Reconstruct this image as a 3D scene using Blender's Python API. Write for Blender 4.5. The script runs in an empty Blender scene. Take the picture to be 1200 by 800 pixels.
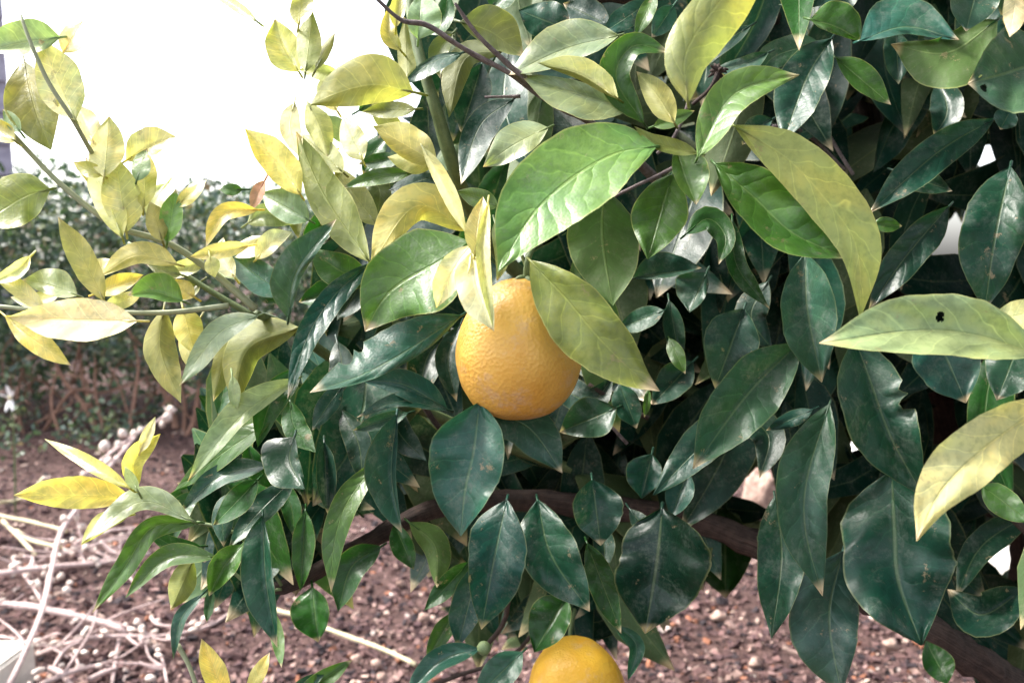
import bpy, math, random
from mathutils import Vector, Matrix, noise

# ------------------------------------------------------------------ camera, world, sun, exposure
SC = bpy.context.scene
COL = SC.collection
R = math.radians
FPX = 942.0                      # focal length in photo pixels (1200 px wide)
CAM_Z = 0.85
PITCH = math.atan(100 / FPX)     # camera looks slightly down
cam_data = bpy.data.cameras.new('camera')
cam_data.sensor_width = 36.0
cam_data.lens = FPX / 1200 * 36.0
cam_data.clip_start = 0.02
cam_data.clip_end = 1000
cam_data.dof.use_dof = True
cam_data.dof.focus_distance = 0.47
cam_data.dof.aperture_fstop = 10.0
cam = bpy.data.objects.new('camera', cam_data)
cam.location = (0, 0, CAM_Z)
cam.rotation_euler = (R(90) - PITCH, 0, 0)
COL.objects.link(cam)
SC.camera = cam
CAM_M = Matrix.Translation((0, 0, CAM_Z)) @ Matrix.Rotation(R(90) - PITCH, 4, 'X')

SUN_EL, SUN_AZ = R(50), R(-72)   # azimuth from +Y (view direction) towards +X
world = bpy.data.worlds.new('World')
SC.world = world
world.use_nodes = True
wn = world.node_tree.nodes
wl = world.node_tree.links
bg = wn['Background']
sky = wn.new('ShaderNodeTexSky')
sky.sky_type = 'NISHITA'
sky.sun_disc = False
sky.sun_elevation = SUN_EL
sky.sun_rotation = SUN_AZ
sky.air_density = 1.0
sky.dust_density = 4.0
hs = wn.new('ShaderNodeHueSaturation')
hs.inputs['Saturation'].default_value = 0.38     # a thin overcast: paler than a clear sky
wl.new(sky.outputs[0], hs.inputs['Color'])
wl.new(hs.outputs[0], bg.inputs['Color'])
bg.inputs['Strength'].default_value = 0.10

sun_d = bpy.data.lights.new('sun', 'SUN')
sun_d.energy = 1.5
sun_d.angle = R(13)
sun_d.color = (1.0, 0.95, 0.88)
sun = bpy.data.objects.new('sun', sun_d)
sd = Vector((math.sin(SUN_AZ) * math.cos(SUN_EL), math.cos(SUN_AZ) * math.cos(SUN_EL), math.sin(SUN_EL)))
sun.rotation_euler = sd.to_track_quat('Z', 'Y').to_euler()
sun.location = (-2, 2, 4)
COL.objects.link(sun)

SC.view_settings.view_transform = 'Standard'
SC.view_settings.look = 'None'
SC.view_settings.gamma = 1.0
SC.view_settings.exposure = 2.75
SC.render.engine = 'CYCLES'
SC.cycles.max_bounces = 8
SC.cycles.transmission_bounces = 6
SC.cycles.use_denoising = True

# ------------------------------------------------------------------ helpers
def P(x, y, d):
    """photo pixel (1200x800) at camera depth d (metres) -> world point"""
    return CAM_M @ Vector(((x - 600) / FPX * d, (400 - y) / FPX * d, -d))

def G(x, y, z=0.0):
    """photo pixel -> point at height z on the ground"""
    o = Vector((0, 0, CAM_Z))
    v = P(x, y, 1.0) - o
    return o + v * ((z - CAM_Z) / v.z)

def link(name, verts, faces, mat, parent=None, uvs=None, smooth=True, cols=None):
    me = bpy.data.meshes.new(name)
    me.from_pydata([tuple(v) for v in verts], [], faces)
    if smooth:
        me.polygons.foreach_set('use_smooth', [True] * len(me.polygons))
    if uvs is not None:
        ul = me.uv_layers.new(name='UVMap')
        idx = [0] * len(me.loops)
        me.loops.foreach_get('vertex_index', idx)
        flat = []
        for i in idx:
            flat.extend(uvs[i])
        ul.data.foreach_set('uv', flat)
    if cols is not None:
        ca = me.color_attributes.new('tone', 'FLOAT_COLOR', 'POINT')
        flat = []
        for c in cols:
            flat.extend((c[0], c[1], c[2], c[3] if len(c) > 3 else 1.0))
        ca.data.foreach_set('color', flat)
    me.materials.append(mat)
    o = bpy.data.objects.new(name, me)
    COL.objects.link(o)
    if parent:
        o.parent = parent
        o.matrix_parent_inverse = Matrix.Translation(-parent.location)
    return o

def thing(name, label, cat, loc, group=None):
    o = bpy.data.objects.new(name, None)
    o.empty_display_size = 0.05
    o.location = loc
    COL.objects.link(o)
    o['label'] = label
    o['category'] = cat
    if group:
        o['group'] = group
    return o

def catmull(pts, n):
    """n+1 points along a smooth curve through pts (any dimension tuples)"""
    pts = [tuple(p) for p in pts]
    if len(pts) == 2:
        a, b = pts
        return [tuple(a[k] + (b[k] - a[k]) * i / n for k in range(len(a))) for i in range(n + 1)]
    ext = [tuple(2 * pts[0][k] - pts[1][k] for k in range(len(pts[0])))] + pts + [tuple(2 * pts[-1][k] - pts[-2][k] for k in range(len(pts[0])))]
    dense = []
    for s in range(len(pts) - 1):
        p0, p1, p2, p3 = ext[s:s + 4]
        for i in range(16):
            t = i / 16
            dense.append(tuple(0.5 * (2 * p1[k] + (p2[k] - p0[k]) * t + (2 * p0[k] - 5 * p1[k] + 4 * p2[k] - p3[k]) * t * t + (3 * p1[k] - p0[k] - 3 * p2[k] + p3[k]) * t ** 3) for k in range(len(p1))))
    dense.append(pts[-1])
    L = [0]
    for a, b in zip(dense, dense[1:]):
        L.append(L[-1] + math.dist(a, b))
    out, j = [], 0
    for i in range(n + 1):
        q = L[-1] * i / n
        while j < len(L) - 2 and L[j + 1] < q:
            j += 1
        f = (q - L[j]) / max(1e-9, L[j + 1] - L[j])
        out.append(tuple(dense[j][k] + (dense[j + 1][k] - dense[j][k]) * f for k in range(len(dense[j]))))
    return out

def tube_geo(pts, radii, sides=8, rough=0.0, seed=0, n=None):
    """tube through 3-D points with tapering radius; returns verts, faces, uvs"""
    n = n or max(3, (len(pts) - 1) * 5)
    if not hasattr(radii, '__len__'):
        radii = [radii] * len(pts)
    c = catmull([tuple(p) + (r,) for p, r in zip(pts, radii)], n)
    V, F, U = [], [], []
    up = None
    for i, q in enumerate(c):
        p = Vector(q[:3])
        a = Vector(c[max(0, i - 1)][:3]); b = Vector(c[min(n, i + 1)][:3])
        t = (b - a).normalized()
        if up is None:
            up = t.cross(Vector((0.3, 0.2, 1))).normalized()
        up = (up - t * up.dot(t)).normalized()
        w = t.cross(up)
        for k in range(sides):
            an = 2 * math.pi * k / sides
            r = q[3]
            if rough:
                r *= 1 + rough * noise.noise(Vector((p.x * 60 + seed, p.y * 60 + math.cos(an) * 1.3, p.z * 60 + math.sin(an) * 1.3)))
            V.append(p + (up * math.cos(an) + w * math.sin(an)) * r)
            U.append((i / n, k / sides))
    for i in range(n):
        for k in range(sides):
            k2 = (k + 1) % sides
            F.append((i * sides + k, i * sides + k2, (i + 1) * sides + k2, (i + 1) * sides + k))
    F.append(tuple(range(sides - 1, -1, -1)))
    F.append(tuple(n * sides + k for k in range(sides)))
    return V, F, U

def merge(dst, geo):
    V, F, U = geo
    o = len(dst[0])
    dst[0].extend(V)
    dst[1].extend(tuple(i + o for i in f) for f in F)
    dst[2].extend(U)

# ------------------------------------------------------------------ materials
class NT:
    def __init__(self, name):
        self.m = bpy.data.materials.new(name)
        self.m.use_nodes = True
        self.t = self.m.node_tree
        self.t.nodes.clear()
        self.out = self.t.nodes.new('ShaderNodeOutputMaterial')
    def n(self, typ, **kw):
        o = self.t.nodes.new('ShaderNode' + typ)
        for k, v in kw.items():
            setattr(o, k, v)
        return o
    def put(self, sock, v):
        if hasattr(v, 'is_output'):
            self.t.links.new(v, sock)
        else:
            if isinstance(v, tuple) and len(v) == 3 and len(sock.default_value) == 4:
                v = v + (1,)
            sock.default_value = v
    def math(self, op, a, b=0.0, c=0.0, clamp=False):
        o = self.n('Math', operation=op, use_clamp=clamp)
        for s, v in zip(o.inputs, (a, b, c)):
            self.put(s, v)
        return o.outputs[0]
    def ramp01(self, v, lo, hi, to0=0.0, to1=1.0):
        o = self.n('MapRange', interpolation_type='SMOOTHSTEP')
        for s, x in zip(o.inputs, (v, lo, hi, to0, to1)):
            self.put(s, x)
        return o.outputs[0]
    def mix(self, f, a, b, blend='MIX'):
        o = self.n('Mix', data_type='RGBA', blend_type=blend)
        self.put(o.inputs[0], f); self.put(o.inputs[6], a); self.put(o.inputs[7], b)
        return o.outputs[2]
    def noise(self, vec, scale, detail=3.0, rough=0.55):
        o = self.n('TexNoise')
        if vec is not None:
            self.put(o.inputs['Vector'], vec)
        o.inputs['Scale'].default_value = scale
        o.inputs['Detail'].default_value = detail
        o.inputs['Roughness'].default_value = rough
        return o.outputs[0]
    def voro(self, vec, scale, feature='F1'):
        o = self.n('TexVoronoi', feature=feature)
        if vec is not None:
            self.put(o.inputs['Vector'], vec)
        o.inputs['Scale'].default_value = scale
        return o
    def bsdf(self, color, rough=0.5, spec=0.5, **kw):
        o = self.n('BsdfPrincipled')
        self.put(o.inputs['Base Color'], color)
        self.put(o.inputs['Roughness'], rough)
        self.put(o.inputs['Specular IOR Level'], spec)
        for k, v in kw.items():
            self.put(o.inputs[k.replace('_', ' ')], v)
        return o
    def bump(self, h, strength, dist):
        o = self.n('Bump')
        self.put(o.inputs['Height'], h)
        self.put(o.inputs['Strength'], strength)
        o.inputs['Distance'].default_value = dist
        return o.outputs[0]
    def done(self, shader):
        self.t.links.new(shader, self.out.inputs['Surface'])
        return self.m

def leaf_material(name, from_attr=False):
    k = NT(name)
    if from_attr:
        at = k.n('Attribute', attribute_name='tone')
        col, youth = at.outputs['Color'], at.outputs['Alpha']
        rnd = k.noise(k.n('NewGeometry').outputs['Position'], 9.0, 1.0)
        relief = 0.12
    else:
        oi = k.n('ObjectInfo')
        col, youth, rnd = oi.outputs['Color'], oi.outputs['Alpha'], oi.outputs['Random']
        relief = k.n('Attribute', attribute_type='OBJECT', attribute_name='relief').outputs['Fac']
    tc = k.n('TexCoord')
    pos = k.n('NewGeometry').outputs['Position']
    sep = k.n('SeparateXYZ')
    k.put(sep.inputs[0], tc.outputs['UV'])
    u, v = sep.outputs[0], sep.outputs[1]
    s = k.math('ABSOLUTE', k.math('MULTIPLY_ADD', v, 2.0, -1.0))
    # lateral veins sweep forward from the midrib
    jit = k.math('MULTIPLY', k.math('ADD', k.noise(pos, 38.0, 2.0), -0.5), 0.26)
    ph = k.math('ADD', k.math('SUBTRACT', k.math('ADD', u, k.math('MULTIPLY', rnd, 0.37)), k.math('MULTIPLY', k.math('POWER', s, 0.8), 0.17)), jit)
    saw = k.math('ABSOLUTE', k.math('MULTIPLY_ADD', k.math('FRACT', k.math('MULTIPLY', ph, 8.0)), 2.0, -1.0))
    vein = k.ramp01(saw, 0.86, 1.0)
    rib = k.ramp01(s, 0.055, 0.012)
    edge = k.ramp01(s, 0.945, 0.99)
    # colour: mottled between veins, pale rib, rim light painted along the margin
    big = k.noise(pos, 38.0, 3.0)
    fine = k.noise(pos, 210.0, 4.0)
    yel = k.mix(1.0, col, (2.1, 1.55, 0.9), 'MULTIPLY')
    blot = k.math('MULTIPLY', k.ramp01(k.math('ADD', big, k.math('MULTIPLY', saw, -0.06)), 0.40, 0.64), k.math('MULTIPLY_ADD', youth, 0.35, 0.15))
    c1 = k.mix(blot, k.mix(k.math('MULTIPLY', k.ramp01(k.noise(pos, 14.0, 2.0), 0.42, 0.62), k.math('MULTIPLY_ADD', youth, -0.55, 0.5, clamp=True)), col, k.mix(1.0, col, (1.7, 1.2, 0.8), 'MULTIPLY')), yel)
    dk = k.mix(k.math('MULTIPLY', k.ramp01(fine, 0.42, 0.68), 0.45), c1, k.mix(1.0, c1, (0.5, 0.56, 0.5), 'MULTIPLY'))
    # dry bloom on old leaves
    old = k.math('SUBTRACT', 1.0, youth, clamp=True)
    speck = k.noise(pos, 420.0, 3.0, 0.7)
    dust = k.math('MULTIPLY', k.math('MULTIPLY', k.ramp01(k.math('ADD', k.noise(pos, 60.0, 6.0, 0.72), k.math('MULTIPLY', k.math('ADD', speck, -0.5), 0.5)), 0.46, 0.78), old), 0.42)
    c2 = k.mix(dust, dk, (0.15, 0.17, 0.145))
    c3 = k.mix(k.math('MULTIPLY', vein, k.math('MULTIPLY_ADD', big, 0.7, 0.05)), c2, k.mix(1.0, c2, (1.9, 1.8, 1.6), 'MULTIPLY'))
    c4 = k.mix(k.math('MULTIPLY', rib, 0.55), c3, k.mix(0.32, k.mix(1.0, c3, (1.7, 1.6, 1.5), 'MULTIPLY'), (0.26, 0.3, 0.13)))
    c5 = k.mix(k.math('MULTIPLY', edge, k.math('MULTIPLY_ADD', youth, 1.0, 0.22)), c4, k.mix(0.6, c4, (0.45, 0.42, 0.16)))
    # scorched pale tips on some leaves and scattered brown scars
    tip = k.math('MULTIPLY', k.ramp01(k.math('ADD', u, k.math('MULTIPLY', big, 0.14)), 0.965, 1.05), k.ramp01(rnd, 0.25, 0.4))
    c6 = k.mix(tip, c5, (0.42, 0.34, 0.22))
    sc = k.math('MULTIPLY', k.ramp01(k.noise(pos, 70.0, 6.0, 0.78), 0.615, 0.67), k.math('MULTIPLY_ADD', youth, -0.4, 0.7))
    c7 = k.mix(sc, c6, (0.24, 0.18, 0.11))
    # underside
    back = k.n('NewGeometry').outputs['Backfacing']
    under = k.mix(0.35, k.mix(1.0, c7, (1.5, 1.4, 1.3), 'MULTIPLY'), (0.17, 0.2, 0.07))
    c8 = k.mix(back, c7, under)
    pil = k.math('MULTIPLY', k.math('MULTIPLY', saw, saw), k.math('SUBTRACT', 1.0, k.math('MULTIPLY', s, 0.6)))
    h = k.math('ADD', k.math('MULTIPLY', k.math('MULTIPLY', pil, relief), -0.62), k.math('MULTIPLY', rib, -0.35))
    h = k.math('ADD', h, k.math('MULTIPLY', k.noise(pos, 55.0, 2.0), 1.0))
    cell = k.voro(pos, 620.0)
    h = k.math('ADD', h, k.math('MULTIPLY', cell.outputs['Distance'], 0.10))
    h = k.math('ADD', h, k.math('MULTIPLY', fine, 0.12))
    nrm = k.bump(h, 0.6, 0.0014)
    rough = k.math('ADD', k.math('MULTIPLY_ADD', k.noise(pos, 40.0, 4.0), 0.28, 0.22), k.math('ADD', k.math('MULTIPLY', back, 0.22), k.math('MULTIPLY', dust, 0.4)))
    pb = k.bsdf(c8, rough, 0.16 if from_attr else 0.30)
    k.put(pb.inputs['Normal'], nrm)
    tr = k.n('BsdfTranslucent')
    k.put(tr.inputs['Color'], k.mix(1.0, c7, (1.6, 1.75, 0.85), 'MULTIPLY'))
    ms = k.n('MixShader')
    k.put(ms.inputs[0], k.math('MULTIPLY_ADD', youth, 0.36, 0.14))
    k.put(ms.inputs[1], pb.outputs[0]); k.put(ms.inputs[2], tr.outputs[0])
    return k.done(ms.outputs[0])

def bark_material(name, c_a, c_b, scale=120.0, rough=0.8, bump=0.5):
    k = NT(name)
    pos = k.n('NewGeometry').outputs['Position']
    uv = k.n('TexCoord').outputs['UV']
    mp = k.n('Mapping')
    k.put(mp.inputs[0], uv)
    mp.inputs['Scale'].default_value = (6.0, 26.0, 1)
    n1 = k.noise(mp.outputs[0], 3.0, 5.0, 0.65)
    n2 = k.noise(pos, scale, 5.0, 0.6)
    f = k.ramp01(k.math('ADD', k.math('MULTIPLY', n1, 0.6), k.math('MULTIPLY', n2, 0.4)), 0.36, 0.64)
    c = k.mix(f, c_a, c_b)
    b = k.bsdf(c, rough, 0.3)
    k.put(b.inputs['Normal'], k.bump(k.math('ADD', n1, n2), min(1.0, bump * 1.6), 0.005))
    return k.done(b.outputs[0])

M = {}
M['leaf'] = leaf_material('leaf_surface')
M['foliage'] = leaf_material('foliage_surface', True)
M['bark'] = bark_material('dark_bark', (0.035, 0.024, 0.022), (0.12, 0.08, 0.065))
M['twig'] = bark_material('grey_brown_twig', (0.15, 0.115, 0.115), (0.40, 0.33, 0.32), 260)
M['green_stem'] = bark_material('green_stem', (0.07, 0.11, 0.045), (0.15, 0.19, 0.08), 200, 0.5, 0.15)
M['pale_stem'] = bark_material('pale_green_stem', (0.24, 0.27, 0.16), (0.36, 0.38, 0.24), 200, 0.5, 0.15)
M['dead'] = bark_material('bleached_twig', (0.30, 0.205, 0.195), (0.58, 0.455, 0.43), 160, 0.75, 0.3)
M['straw'] = bark_material('straw_stick', (0.42, 0.36, 0.22), (0.6, 0.54, 0.36), 160, 0.7, 0.3)
M['hedge_stem'] = bark_material('hedge_stem_bark', (0.15, 0.07, 0.05), (0.34, 0.20, 0.14), 90, 0.85, 0.4)

def rind(name, base, hi, lo):
    k = NT(name)
    tc = k.n('TexCoord').outputs['Object']
    a = k.noise(tc, 26.0, 3.0)
    c = k.mix(k.ramp01(a, 0.35, 0.65), base, hi)
    vo = k.voro(tc, 480.0)
    pit = k.math('MULTIPLY', vo.outputs['Distance'], 0.9)
    c = k.mix(k.math('MULTIPLY', k.ramp01(vo.outputs['Distance'], 0.3, 0.0), 0.22), c, lo)
    sz = k.n('SeparateXYZ')
    k.put(sz.inputs[0], k.n('TexCoord').outputs['UV'])
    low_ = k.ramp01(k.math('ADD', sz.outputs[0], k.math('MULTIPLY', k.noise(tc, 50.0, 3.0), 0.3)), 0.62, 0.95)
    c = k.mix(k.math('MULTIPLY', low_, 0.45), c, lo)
    # russet scuffing
    sc = k.math('MULTIPLY', k.ramp01(k.math('ADD', k.noise(tc, 40.0, 7.0, 0.75), k.math('MULTIPLY', low_, 0.10)), 0.55, 0.70), 0.6)
    c = k.mix(sc, c, (0.55, 0.36, 0.22))
    h = k.math('ADD', pit, k.math('MULTIPLY', k.noise(tc, 240.0, 4.0, 0.6), 1.0))
    b = k.bsdf(c, k.math('MULTIPLY_ADD', a, 0.2, 0.33), 0.45)
    b.inputs['Subsurface Weight'].default_value = 0.12
    b.inputs['Subsurface Radius'].default_value = (0.006, 0.003, 0.001)
    b.inputs['Subsurface Scale'].default_value = 1.0
    k.put(b.inputs['Normal'], k.bump(h, 0.36, 0.0009))
    return k.done(b.outputs[0])
M['orange'] = rind('orange_rind', (0.60, 0.31, 0.045), (0.66, 0.38, 0.08), (0.54, 0.25, 0.03))
M['lemon_orange'] = rind('yellow_orange_rind', (0.68, 0.36, 0.025), (0.70, 0.41, 0.04), (0.6, 0.28, 0.02))

def plain(name, ca, cb, scale, rough=0.8, bump=0.3, dist=0.004, spec=0.3):
    k = NT(name)
    pos = k.n('NewGeometry').outputs['Position']
    n1 = k.noise(pos, scale, 6.0, 0.62)
    b = k.bsdf(k.mix(k.ramp01(n1, 0.3, 0.7), ca, cb), rough, spec)
    k.put(b.inputs['Normal'], k.bump(n1, bump, dist))
    return k.done(b.outputs[0])
M['soil'] = plain('damp_soil', (0.028, 0.016, 0.015), (0.095, 0.056, 0.05), 38.0, 0.95, 0.8, 0.02, 0.15)
M['path'] = plain('pale_concrete', (0.5, 0.48, 0.45), (0.64, 0.62, 0.58), 6.0)
M['slab'] = plain('pale_stone', (0.46, 0.42, 0.37), (0.62, 0.58, 0.52), 22.0)
M['rock'] = plain('pinkish_rock', (0.17, 0.105, 0.085), (0.42, 0.3, 0.25), 45.0, 0.85, 0.8, 0.01)
M['berry'] = plain('waxy_white_berry', (0.44, 0.34, 0.30), (0.66, 0.57, 0.50), 60.0, 0.45, 0.1)
M['petal'] = plain('white_petal', (0.76, 0.74, 0.74), (0.82, 0.81, 0.8), 60.0, 0.6, 0.1)
M['board'] = plain('purple_grey_board', (0.2, 0.18, 0.23), (0.29, 0.27, 0.33), 9.0, 0.75, 0.2)
M['roof'] = plain('roof_slate', (0.08, 0.08, 0.09), (0.14, 0.13, 0.14), 12.0)

def attr_mat(name, rough=0.9, bump_s=60.0, spec=0.2, translucent=0.0):
    k = NT(name)
    at = k.n('Attribute', attribute_name='tone')
    pos = k.n('NewGeometry').outputs['Position']
    n1 = k.noise(pos, bump_s, 4.0)
    c = k.mix(1.0, at.outputs['Color'], k.mix(k.ramp01(n1, 0.3, 0.7), (0.7, 0.7, 0.7), (1.2, 1.2, 1.2)), 'MULTIPLY')
    b = k.bsdf(c, rough, spec)
    k.put(b.inputs['Normal'], k.bump(n1, 0.4, 0.004))
    if translucent:
        tr = k.n('BsdfTranslucent')
        k.put(tr.inputs['Color'], k.mix(1.0, c, (1.4, 1.5, 0.8), 'MULTIPLY'))
        ms = k.n('MixShader')
        ms.inputs[0].default_value = translucent
        k.put(ms.inputs[1], b.outputs[0]); k.put(ms.inputs[2], tr.outputs[0])
        return k.done(ms.outputs[0])
    return k.done(b.outputs[0])
M['chips'] = attr_mat('bark_chip', 0.92)
M['hedge_leaf'] = attr_mat('hedge_leaf', 0.42, 40.0, 0.5, 0.2)

# ------------------------------------------------------------------ setting: ground, path
def lines(lo, hi, step, far):
    a = []
    x = lo
    while x <= hi + 1e-6:
        a.append(x); x += step
    g = step
    x = a[-1]
    while x < far:
        g *= 1.6; x += g; a.append(x)
    g = step
    x = a[0]
    while x > -far:
        g *= 1.6; x -= g; a.insert(0, x)
    return a
def soil_z(x, y):
    r = math.hypot(x, y - 3)
    f = max(0.0, min(1.0, (9 - r) / 3))
    return f * (0.028 * noise.noise(Vector((x * 1.7, y * 1.7, 0))) + 0.016 * noise.noise(Vector((x * 7, y * 7, 3))) + 0.008 * noise.noise(Vector((x * 21, y * 21, 9))))
gx, gy = lines(-4.2, 2.6, 0.045, 250), lines(0.9, 5.6, 0.045, 250)
V = [(x, y, soil_z(x, y)) for y in gy for x in gx]
nx = len(gx)
Fc = [(j * nx + i, j * nx + i + 1, (j + 1) * nx + i + 1, (j + 1) * nx + i) for j in range(len(gy) - 1) for i in range(nx - 1)]
ground = link('ground', V, Fc, M['soil'])
ground['kind'] = 'structure'

rng = random.Random(5)
CHIPS = [(0.082, 0.047, 0.045), (0.125, 0.073, 0.069), (0.055, 0.032, 0.034), (0.17, 0.106, 0.098), (0.23, 0.155, 0.135), (0.026, 0.02, 0.023), (0.21, 0.09, 0.055), (0.34, 0.25, 0.21), (0.42, 0.35, 0.32)]
CW = [6, 6, 6, 5, 2.4, 4.5, 1.0, 1.0, 0.45]
cv, cf, cc = [], [], []
for i in range(40000):
    d = 1.45 + 3.9 * rng.random() ** 1.5
    x = (rng.uniform(-60, 1260) - 600) / FPX * d
    y = d
    s = rng.choice((0.0025, 0.003, 0.004, 0.0055, 0.007)) * rng.uniform(0.8, 1.3)
    if rng.random() < 0.02:
        s *= 1.5
    c = rng.choices(CHIPS, CW)[0]
    j = rng.uniform(0.8, 1.2)
    c = tuple(q * j for q in c)
    rot = Matrix.Rotation(rng.uniform(0, 6.3), 3, 'Z') @ Matrix.Rotation(rng.uniform(-0.7, 0.7), 3, 'X') @ Matrix.Rotation(rng.uniform(-0.6, 0.6), 3, 'Y')
    el, fl = rng.uniform(0.8, 2.0), rng.uniform(0.35, 0.9)
    base = len(cv)
    zc = soil_z(x, y) + s * fl * 0.35
    for sx in (-1, 1):
        for sy in (-1, 1):
            for sz in (-1, 1):
                q = rot @ Vector((sx * s * el * rng.uniform(0.5, 1), sy * s * rng.uniform(0.45, 1), sz * s * fl * rng.uniform(0.4, 1)))
                cv.append((x + q.x, y + q.y, zc + q.z)); cc.append(c)
    for f in ((0, 1, 3, 2), (4, 6, 7, 5), (0, 4, 5, 1), (2, 3, 7, 6), (0, 2, 6, 4), (1, 5, 7, 3)):
        cf.append(tuple(base + q for q in f))
chips = link('bark_mulch', cv, cf, M['chips'], smooth=False, cols=cc)
chips['kind'] = 'stuff'
chips['label'] = 'pinkish brown bark chips and grit covering the bare soil'

# pale path beyond the tree on the right
pp = [(1.34, 1.7), (1.0, 3.3), (0.62, 4.4), (0.45, 9.0), (0.45, 60.0), (40, 60.0), (40, 1.7)]
pv = [(x, y, 0.06) for x, y in pp] + [(x, y, -0.05) for x, y in pp]
m_ = len(pp)
pf = [tuple(range(m_ - 1, -1, -1))] + [(i, (i + 1) % m_, m_ + (i + 1) % m_, m_ + i) for i in range(m_)]
path = link('path', pv, pf, M['path'], smooth=False)
path['kind'] = 'structure'

def box(name, c, sx, sy, sz, mat, parent=None, rz=0.0, bev=0.0):
    import bmesh
    bm = bmesh.new()
    bmesh.ops.create_cube(bm, size=1.0)
    bmesh.ops.scale(bm, vec=(sx, sy, sz), verts=bm.verts)
    if bev:
        bmesh.ops.bevel(bm, geom=bm.edges[:], offset=bev, segments=2, affect='EDGES')
    bmesh.ops.rotate(bm, cent=(0, 0, 0), matrix=Matrix.Rotation(rz, 3, 'Z'), verts=bm.verts)
    bmesh.ops.translate(bm, vec=c, verts=bm.verts)
    me = bpy.data.meshes.new(name)
    bm.to_mesh(me); bm.free()
    me.materials.append(mat)
    o = bpy.data.objects.new(name, me)
    COL.objects.link(o)
    if parent:
        o.parent = parent
        o.matrix_parent_inverse = Matrix.Translation(-parent.location)
    return o

# ------------------------------------------------------------------ house far behind, top left
house_d = 9.0
hc = P(24, 300, house_d)
house = thing('house', 'house with purple grey horizontal board wall behind the shrub, far top left', 'house', (hc.x, hc.y, 0))
hx1 = hc.x
box('wall', (hx1 - 3.03, hc.y + 2.5, 2.4), 6.0, 4.6, 4.8, M['board'], house)
bh = 0.34
for i in range(14):
    v, f, u = [], [], None
    z0 = 0.05 + i * bh
    y0 = hc.y + 0.2
    prof = [(y0 - 0.02, z0 + bh + 0.02), (y0 - 0.085, z0), (y0 - 0.05, z0), (y0 - 0.001, z0 + bh + 0.02)]
    for x in (hx1 - 6.02, hx1):
        v += [(x, py, pz) for py, pz in prof]
    f = [(0, 1, 5, 4), (1, 2, 6, 5), (2, 3, 7, 6), (3, 0, 4, 7), (3, 2, 1, 0), (4, 5, 6, 7)]
    link('board', v, f, M['board'], house, smooth=False)
rv = []
for x in (hx1 - 6.3, hx1 + 0.12):
    rv += [(x, hc.y - 0.25, 4.75), (x, hc.y + 2.5, 6.3), (x, hc.y + 5.2, 4.75), (x, hc.y + 5.2, 4.6), (x, hc.y - 0.25, 4.6)]
link('roof', rv, [(0, 1, 6, 5), (1, 2, 7, 6), (2, 3, 8, 7), (3, 4, 9, 8), (4, 0, 5, 9), (4, 3, 2, 1, 0), (5, 6, 7, 8, 9)], M['roof'], house, smooth=False)

house.location = (hc.x, hc.y, 0)
house.rotation_euler = (0, 0, R(38))

# ------------------------------------------------------------------ hedge shrub behind on the left
hb = G(150, 512)
hedge = thing('hedge', 'small leaved hedge shrub with bare brown stems behind the citrus, at left', 'hedge', (hb.x, hb.y, 0))
rng = random.Random(11)
HSTEMS = [
    ([(118, 520), (100, 478), (75, 445), (62, 415)], 6.5), ([(117, 520), (108, 480), (98, 450), (92, 400)], 5.5),
    ([(205, 525), (205, 495), (190, 452), (172, 405)], 9.0), ([(200, 530), (225, 500), (234, 450), (240, 400)], 7.0),
    ([(48, 442), (85, 458), (120, 460), (180, 440)], 4.5), ([(122, 505), (112, 460), (112, 430), (110, 395)], 4.0),
    ([(150, 500), (158, 465), (162, 420), (150, 385)], 4.5), ([(155, 485), (140, 452), (128, 430)], 3.0),
    ([(30, 520), (20, 470), (30, 420)], 4.5), ([(215, 520), (216, 470), (205, 425), (210, 380)], 5.0),
    ([(70, 500), (60, 470), (68, 430)], 3.5), ([(265, 520), (268, 470), (255, 420)], 5.5),
    ([(-40, 520), (-50, 460), (-30, 400)], 6.0), ([(10, 430), (40, 445), (75, 470)], 3.0),
]
for pts, w in HSTEMS:
    dd = hb.y / math.cos(PITCH) * rng.uniform(0.985, 1.05)
    q = [P(x, y, dd + 0.06 * i) for i, (x, y) in enumerate(pts)]
    q[0].z = min(q[0].z, 0.02)
    g = tube_geo(q, [w / 2 / FPX * dd * (1 - 0.5 * i / len(q)) for i in range(len(q))], 7, 0.25, w)
    link('stem', g[0], g[1], M['hedge_stem'], hedge, g[2])
for i in range(34):
    dd = hb.y * rng.uniform(0.99, 1.12)
    x0, y0 = rng.uniform(-20, 310), rng.uniform(440, 515)
    an = rng.uniform(-2.6, -0.5)
    ln = rng.uniform(40, 95)
    pts = [(x0, y0), (x0 + math.cos(an) * ln * .5 + rng.gauss(0, 9), y0 + math.sin(an) * ln * .5 + rng.gauss(0, 9)), (x0 + math.cos(an) * ln, y0 + math.sin(an) * ln)]
    q = [P(x, y, dd) for x, y in pts]
    w = rng.uniform(1.6, 3.6)
    g = tube_geo(q, [w / 2 / FPX * dd, w * .4 / FPX * dd, w * .25 / FPX * dd], 5, 0.3, i)
    link('stem', g[0], g[1], M['hedge_stem'], hedge, g[2])
hv, hf, hcol = [], [], []
HT = [(0.03, 0.055, 0.028), (0.045, 0.085, 0.045), (0.085, 0.14, 0.07), (0.05, 0.09, 0.07), (0.17, 0.2, 0.09), (0.26, 0.19, 0.13), (0.16, 0.2, 0.1)]
HW = [4, 5, 4, 4, 1.3, 0.9, 1.2]
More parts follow.
